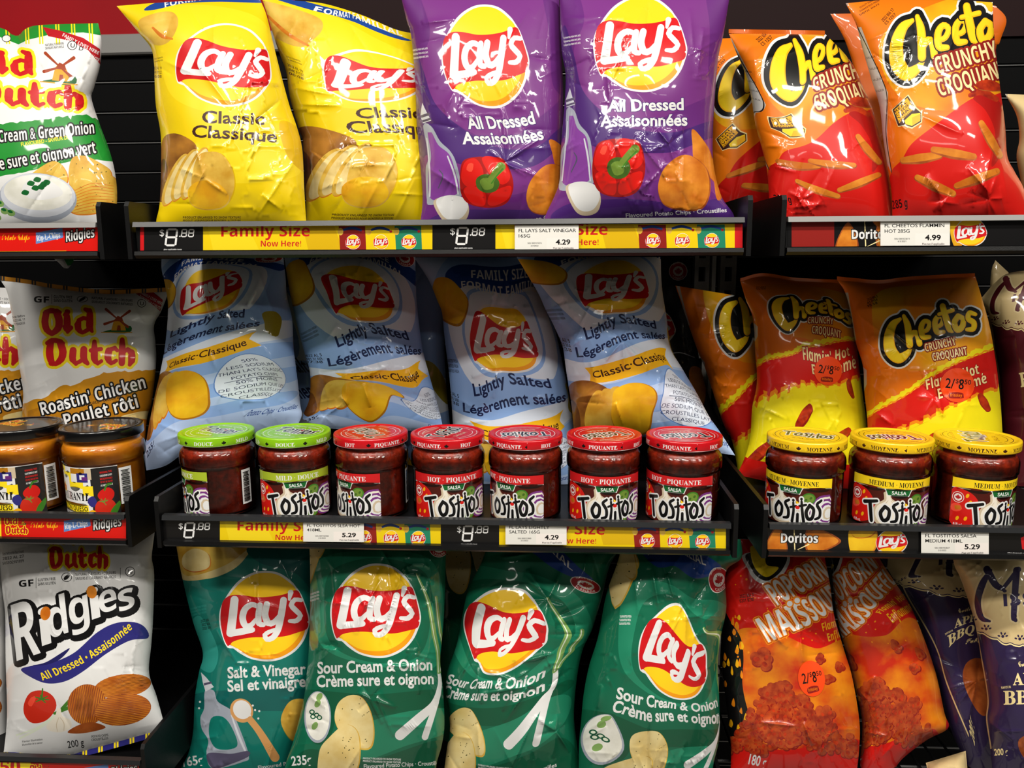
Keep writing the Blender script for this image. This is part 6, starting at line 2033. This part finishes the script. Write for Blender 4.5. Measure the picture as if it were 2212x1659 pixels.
def clear_glass():
    """thin clear glass: mostly see-through, mirror-like towards grazing angles"""
    m = bpy.data.materials.new('clear_jar_glass')
    m.use_nodes = True
    nt = m.node_tree
    nt.nodes.remove(nt.nodes['Principled BSDF'])
    out = nt.nodes['Material Output']
    tr = nt.nodes.new('ShaderNodeBsdfTransparent')
    tr.inputs[0].default_value = (.97, .98, .97, 1)
    gl = nt.nodes.new('ShaderNodeBsdfGlossy')
    gl.inputs['Roughness'].default_value = .03
    fr = nt.nodes.new('ShaderNodeFresnel')
    fr.inputs['IOR'].default_value = 1.5
    mx = nt.nodes.new('ShaderNodeMixShader')
    nt.links.new(fr.outputs[0], mx.inputs[0])
    nt.links.new(tr.outputs[0], mx.inputs[1])
    nt.links.new(gl.outputs[0], mx.inputs[2])
    nt.links.new(mx.outputs[0], out.inputs[0])
    return m


GLASS = clear_glass()
SALSA = material('chunky_salsa', 'a32c10', rough=.35, coat=.2, hex2='5c180a', scale=120, bump=(160, .5, 'noise'), lo=.3, hi=.7)
QUESO = material('cheese_dip', 'dc8a10', rough=.4, coat=.2, hex2='c87408', scale=60)
r = R_J
z0, zt = 0.0, H_J
PROF = [(0, .0015), (r * .84, .0015), (r * .93, .004), (r * .965, .010), (r * .965, zt * .60), (r * .975, zt * .615), (r * 1.0, zt * .63), (r * 1.005, zt * .72), (r * .99, zt * .765), (r * .95, zt * .80), (r * .90, zt * .82), (r * .885, zt * .84), (r * .885, zt * .95)]
# smooth profile
PR = [tuple(p) for p in catmull([(a * 1000, b * 1000) for a, b in PROF[1:]], step=1.2) / 1000]
PR = [(0.0001, .0015)] + PR


def lathe_obj(name, prof, mat, parent, n=72):
    v, f = lathe(prof, n)
    return mesh_object(name, v, f, [mat], parent=parent, smooth=True)


def wrap(parent, name, border, art, base, rad, zc, kx=1.0, step=6):
    """printed sheet wrapped round the jar: x in pixels of arc, y in pixels down"""
    mpp = R_J / 83.0
    b = densify(np.array(border, float), 5)
    xs = np.arange(b[:, 0].min() + 5, b[:, 0].max(), 6)
    ys = np.arange(b[:, 1].min() + 5, b[:, 1].max(), 12)
    g = np.array([(x, y) for x in xs for y in ys])
    g = g[inside(b, g)]
    P, T, mats, idx = printed(b, art, base, g, step=6)
    a = P[:, 0] * mpp / R_J
    V = np.c_[rad * np.sin(a), -rad * np.cos(a), zc - P[:, 1] * mpp]
    N = np.c_[np.sin(a), -np.cos(a), 0 * a]
    return mesh_object(name, V, T, mats, idx, N, P / 100, parent)


def salsa_label(band, ink, words, logo=True):
    A = Art()
    A.poly(band, [(-98, 0), (98, 0), (98, 21), (-98, 21)])
    A.stroke('white', [(-98, 22, 1.6), (98, 22, 1.6)], smooth=False)
    A.text(ink, words, (-38 if len(words) < 14 else -56, 16), (62 if len(words) < 14 else 66, 16), 10.5, 'serif', .0)
    # tomato half, garlic, jalapeno slices and onion
    A.blob('scarlet', [(-98, 28), (-70, 25), (-48, 40), (-40, 70), (-55, 98), (-98, 100)])
    A.blob('pepper_light', [(-96, 60), (-82, 55), (-74, 66), (-84, 74), (-96, 72)])
    A.blob('chip_orange', [(-90, 62), (-78, 60), (-76, 67), (-88, 70)])
    for x, y in ((-78, 40), (-66, 36), (-60, 50), (-82, 88), (-66, 86)):
        A.ell('amber', x, y, 3, 5, 20)
    A.blob('garlic_shade', [(-44, 80), (-38, 58), (-22, 44), (-24, 30), (-14, 26), (-6, 42), (14, 52), (28, 68), (26, 92), (6, 104), (-30, 102)])
    A.blob('garlic', [(-38, 80), (-34, 60), (-18, 47), (-19, 31), (-13, 30), (-6, 46), (10, 54), (22, 70), (16, 92), (-2, 100), (-26, 98)])
    A.stroke('garlic_shade', [(-14, 46, 1), (-24, 66, 2), (-20, 96, 1)])
    A.stroke('garlic_shade', [(-8, 46, 1), (4, 66, 2), (2, 96, 1)])
    A.blob('plum', [(50, 74), (54, 54), (68, 38), (86, 35), (98, 42), (98, 102), (76, 106), (56, 98)])
    for k, m in enumerate(('garlic', 'plum', 'white', 'plum', 'white', 'garlic_shade', 'white')):
        t = 1 - .10 * (k + 1)
        A.blob(m, [(98 + (x - 98) * t, 78 + (y - 78) * t) for x, y in ((50, 74), (54, 54), (68, 38), (86, 35), (98, 42), (98, 102), (76, 106), (56, 98))])
    for x, y in ((46, 44), (42, 92)):
        A.ell('leaf_green', x, y, 15, 13, -20)
        A.ell('stem', x, y, 12, 10, -20)
        for d in (-5, 5):
            A.ell('stem_dark', x + d, y - d * .5, 2.6, 3.4, 40)
    A.poly('white', [(-22, 21), (34, 21), (28, 36), (-16, 36)])
    A.poly('od_green_deep', [(-20, 22), (32, 22), (27, 34), (-15, 34)])
    A.text('white', 'SALSA', (-8, 32), (22, 32), 7.5, 'plain', .02)
    A.put(TOST, 6, 72, .36, .42, -2)
    A.ell('canada_white', -84, 42, 12)
    A.ell('canada_red', -84, 42, 10.8)
    A.ell('canada_white', -84, 42, 8)
    leaf(A, 'canada_red', -84, 42, 6)
    A.text('white', '418 mL', (-90, 104), (-70, 104), 6, 'plain', .01)
    return A


def barcode(parent, bx=190):
    A = Art()
    R = random.Random(9)
    y = 4
    while y < 74:
        h = R.uniform(.8, 2.4)
        A.poly('black', [(-10, y), (10, y), (10, y + h), (-10, y + h)])
        y += h + R.uniform(.8, 2.2)
    return wrap(parent, 'barcode_label', [(-14 + bx, 8), (14 + bx, 8), (14 + bx, 88), (-14 + bx, 88)], Art().part(A, [[1, 0, bx], [0, 1, 10]]), pm('white'), R_J * .968, H_J * .60)


def lid_art(words, ink, leafm):
    A = Art()
    n = 6
    w = 2 * math.pi * 83 / n
    for k in range(n):
        c = -w * n / 2 + w * (k + .5)
        s = words[k % 2]
        hw = 4.2 * len(s) if len(s) < 6 else 3.9 * len(s)
        A.text(ink, s, (c - hw, 14), (c + hw, 14), 8.2, 'serif', .005)
        leaf(A, leafm, c + w / 2, 10, 5)
    return A


def make_jar(name, content, lidm, label_fn, side_words, ink, leafm, top_fn, ringm):
    root = empty(name, (0, 0, 0))
    lathe_obj('contents', [(max(a - .0022, .0001), b + .0025) for a, b in PR if b < zt * .90] + [(.0001, zt * .90)], content, root, 64)
    lathe_obj('glass', PR, GLASS, root)
    label_fn(root)
    # lid: skirt, rolled lower bead, stepped top
    mpp = R_J / 83.0
    zl0 = zt - .0128
    lp = [(r * .90, zl0), (r * .985, zl0 - .0008), (r * 1.0, zl0 + .0006), (r * 1.0, zl0 + .0105), (r * .992, zl0 + .0122), (r * .965, zt), (r * .90, zt), (r * .875, zt - .0010), (r * .86, zt - .0016), (.0001, zt - .0016)]
    lid = lathe_obj('lid', lp, lidm, root, 96)
    half = math.pi * 83
    if side_words:
        A = lid_art(side_words, ink, leafm)
        A.stroke(ringm, [(-half, 1.2, 1.2), (half, 1.2, 1.2)], smooth=False)
        A.stroke(ringm, [(-half, 16.8, 1.0), (half, 16.8, 1.0)], smooth=False)
        wrap(lid, 'side_lettering', [(-half, .5), (half, .5), (half, 17.2), (-half, 17.2)], A, lidm, r * 1.0012, zl0 + .0108, step=4)
    T = top_fn()
    b = disc(0, 0, 70, 60)
    P, F_, mats, idx = printed(b, T, lidm, [(x, y) for x in range(-60, 61, 20) for y in range(-60, 61, 20) if x * x + y * y < 3600])
    V = np.c_[P[:, 0] * mpp, -P[:, 1] * mpp, np.full(len(P), zt - .0012)]
    mesh_object('top_lettering', V, F_, mats, idx, parent=lid, smooth=False)
    return root


def ring(A, m, rad, w):
    for k in range(40):
        a, b = k * math.pi / 20, (k + 1) * math.pi / 20
        if k % 10 in (4,):
            continue
        A.stroke(m, [(rad * math.cos(a), rad * math.sin(a), w), (rad * math.cos(b), rad * math.sin(b), w)], smooth=False)


def salsa_top(ringm, words, inkm):
    def f():
        A = Art()
        ring(A, ringm, 66, 1.4)
        ring(A, ringm, 56, 1.2)
        A.text(inkm, 'TRADITIONAL · RESTAURANT', (-36, -44), (36, -44), 6, 'plain', .01)
        A.text(inkm, words, (-30, 20), (30, 20), 7, 'plain', .01)
        A.text(inkm, 'SALSA', (-24, 38), (24, 38), 10, 'plain', .01)
        A.put(TOST, 0, -8, .27, .36, 0)
        return A
    return f


def lid_paint(name, hexa):
    return material(name, hexa, rough=.32, coat=.25, coat_rough=.08)


def salsa_kind(name, lidhex, band, ink, words, side, sideink, leafm, ringm, topink):
    def lab(root):
        wrap(root, 'front_label', [(-98, 0), (98, 0), (98, 98), (90, 106), (-90, 106), (-98, 98)], salsa_label(band, ink, words), material('label_base', '4a120a', rough=.35, coat=.4), R_J * .969, H_J * .585)
        barcode(root)
    return make_jar('salsa_jar', SALSA, lid_paint('lid_' + name, lidhex), lab, side, sideink, leafm, salsa_top(ringm, words.replace('·', '-'), topink), ringm)


film('print_lime', '9bc21c')
film('print_lime_band', 'a3b62c')
film('print_hot_band', 'c81a1e')


def copy_tree(o, parent=None):
    c = o.copy()
    COL.objects.link(c)
    c.parent = parent
    if parent is not None:
        c.matrix_parent_inverse = o.matrix_parent_inverse.copy()
    for ch in o.children:
        copy_tree(ch, c)
    return c


def place_jars(proto, spots, group, cat='jar'):
    """spots: (x pixel, turn of the jar in degrees, turn of its lid, label)"""
    jars = [proto] + [copy_tree(proto) for _ in spots[1:]]
    for j, (px, turn, lidturn, label) in zip(jars, spots):
        Yc = R_J + .0095
        p = at(px, 934, Yc)
        j.location = (p[0], Yc, Z_B)
        j.rotation_euler = (0, 0, math.radians(turn))
        for ch in j.children:
            if ch.name.startswith('lid'):
                ch.rotation_euler = (0, 0, math.radians(lidturn - turn))
        tag(j, label, cat, group)


mild = salsa_kind('mild', '86bf14', 'lime_band', 'white', 'MILD · DOUCE', ('MILD', 'DOUCE'), 'white', 'black', 'white', 'white')
place_jars(mild, [(468, -62, -26, 'leftmost green lidded salsa jar, label turned away to the left'), (634, 14, -24, 'green lidded salsa jar next to the red lidded ones')], 'green lidded salsa jars')
hot = salsa_kind('hot', 'c40f1a', 'hot_band', 'white', 'HOT · PIQUANTE', ('HOT', 'PIQUANTE'), 'white', 'black', 'white', 'garlic_shade')
place_jars(hot, [(801, -42, 130, 'red lidded salsa jar touching the green lidded ones'), (967, 12, 66, 'second red lidded salsa jar counted from the green lids'),
                 (1135, -36, 185, 'middle one of the five red lidded salsa jars'), (1305, -2, 205, 'red lidded salsa jar between the middle and the rightmost red one'),
                 (1478, -26, 190, 'rightmost red lidded salsa jar, at the shelf end')], 'red lidded salsa jars')
medium = salsa_kind('medium', 'f0c418', 'cheese_yellow', 'black', 'MEDIUM · MOYENNE', ('MEDIUM', 'MOYENNE'), 'brown_ink', 'brown_ink', 'brown_ink', 'gold_deep')
place_jars(medium, [(1743, -42, -28, 'leftmost yellow lidded salsa jar'), (1927, -12, 178, 'middle yellow lidded salsa jar, lid lettering upside down'), (2112, 12, 70, 'rightmost yellow lidded salsa jar')], 'yellow lidded salsa jars')


def queso_label(root):
    A = Art()
    A.poly('charcoal', [(10, 0), (98, 0), (98, 108), (10, 108)])
    A.poly('garlic_shade', [(-20, 0), (14, 0), (14, 24), (-4, 24), (-4, 14), (-20, 14)])
    A.poly('gold_deep', [(-34, 0), (-4, 0), (-4, 12), (-34, 12)])
    A.poly('indigo', [(-20, 10), (2, 10), (2, 30), (-20, 30)])
    A.poly('white', [(-14, 14), (-4, 14), (-4, 24), (-14, 24)])
    A.poly('purple', [(-10, 18), (0, 18), (0, 26), (-10, 26)])
    A.poly('od_yellow', [(-98, -2), (-52, -2), (-52, 10), (-34, 10), (-34, 30), (-8, 30), (-8, 38), (16, 38), (16, 60), (-10, 60), (-10, 44), (-40, 44), (-40, 20), (-60, 20), (-60, 8), (-98, 8)])
    A.poly('white', [(-98, 8), (-60, 8), (-60, 18), (-42, 18), (-42, 42), (-14, 42), (-14, 58), (4, 58), (4, 108), (-98, 108)])
    A.part(DUTCH, [[.16, 0, -86 - 89 * .16], [0, .30, 16 - 668 * .30]])
    A.text('black', 'RESTAURANTE', (-96, 68), (2, 70), 17, 'serif', .012)
    A.poly('od_yellow', [(-92, 78), (-2, 80), (-2, 96), (-92, 94)])
    A.text('black', 'SALSA CON QUESO', (-90, 91), (-4, 93), 10, 'bold', 0)
    A.text('black', '400 mL', (-60, 105), (-36, 105), 8, 'bold', 0)
    for k, s in enumerate(('WARNING: THIS', 'CONTAINER IS NOT', 'MICROWAVABLE', 'CE POT NE VA PAS', 'AU MICRO-ONDES')):
        A.text('scarlet' if k in (0, 2, 3) else 'white', s, (40, 12 + k * 7), (76, 11 + k * 7), 4, 'bold', 0)
    A.blob('indigo', [(-2, 66), (14, 60), (24, 72), (14, 84), (0, 80)])
    A.blob('scarlet', [(28, 60), (40, 48), (64, 44), (78, 56), (70, 70), (44, 74)])
    A.stroke('leaf_green', [(50, 48, 5), (58, 38, 5), (72, 36, 4)])
    A.blob('tomato', [(16, 92), (24, 74), (46, 68), (70, 72), (80, 88), (66, 104), (34, 106)])
    for a in (-160, -120, -60, -20, 60):
        A.stroke('stem', [(44, 74, 3), (44 + 13 * math.cos(math.radians(a)), 74 + 8 * math.sin(math.radians(a)), 2)], smooth=False)
    A.ell('amber', 8, 98, 12, 8)
    A.blob('leaf_green', [(66, 92), (92, 76), (96, 82), (78, 104), (60, 106)])
    for _, ps in A.layers:                    # the text side wraps far round to the left, the dark side is narrow
        for q, _s in ps:
            q[:, 0] *= np.where(q[:, 0] > 0, .66, 1.2)
    wrap(root, 'front_label', [(-117, -2), (62, -2), (62, 108), (-117, 108)], A, pm('white'), R_J * .969, H_J * .585)
    barcode(root, 78)


def queso_top():
    A = Art()
    A.part(DUTCH, [[.30, 0, -56 - 89 * .30], [0, .36, -30 - 668 * .36]])
    A.part(MILL, [[.42, 0, 8 - 222 * .42], [0, .42, -22 - 668 * .42]])
    return A



queso = make_jar('cheese_dip_jar', QUESO, material('lid_black', '08080a', rough=.25, coat=.5), queso_label, None, 'black', 'black', queso_top, 'black')
queso.scale = (1.06, 1.06, 1.06)
place_jars(queso, [(46, 17, -20, 'black lidded cheese dip jar cut off by the left border'), (221, 5, 170, 'black lidded cheese dip jar beside the shelf end panel')], 'black lidded cheese dip jars')
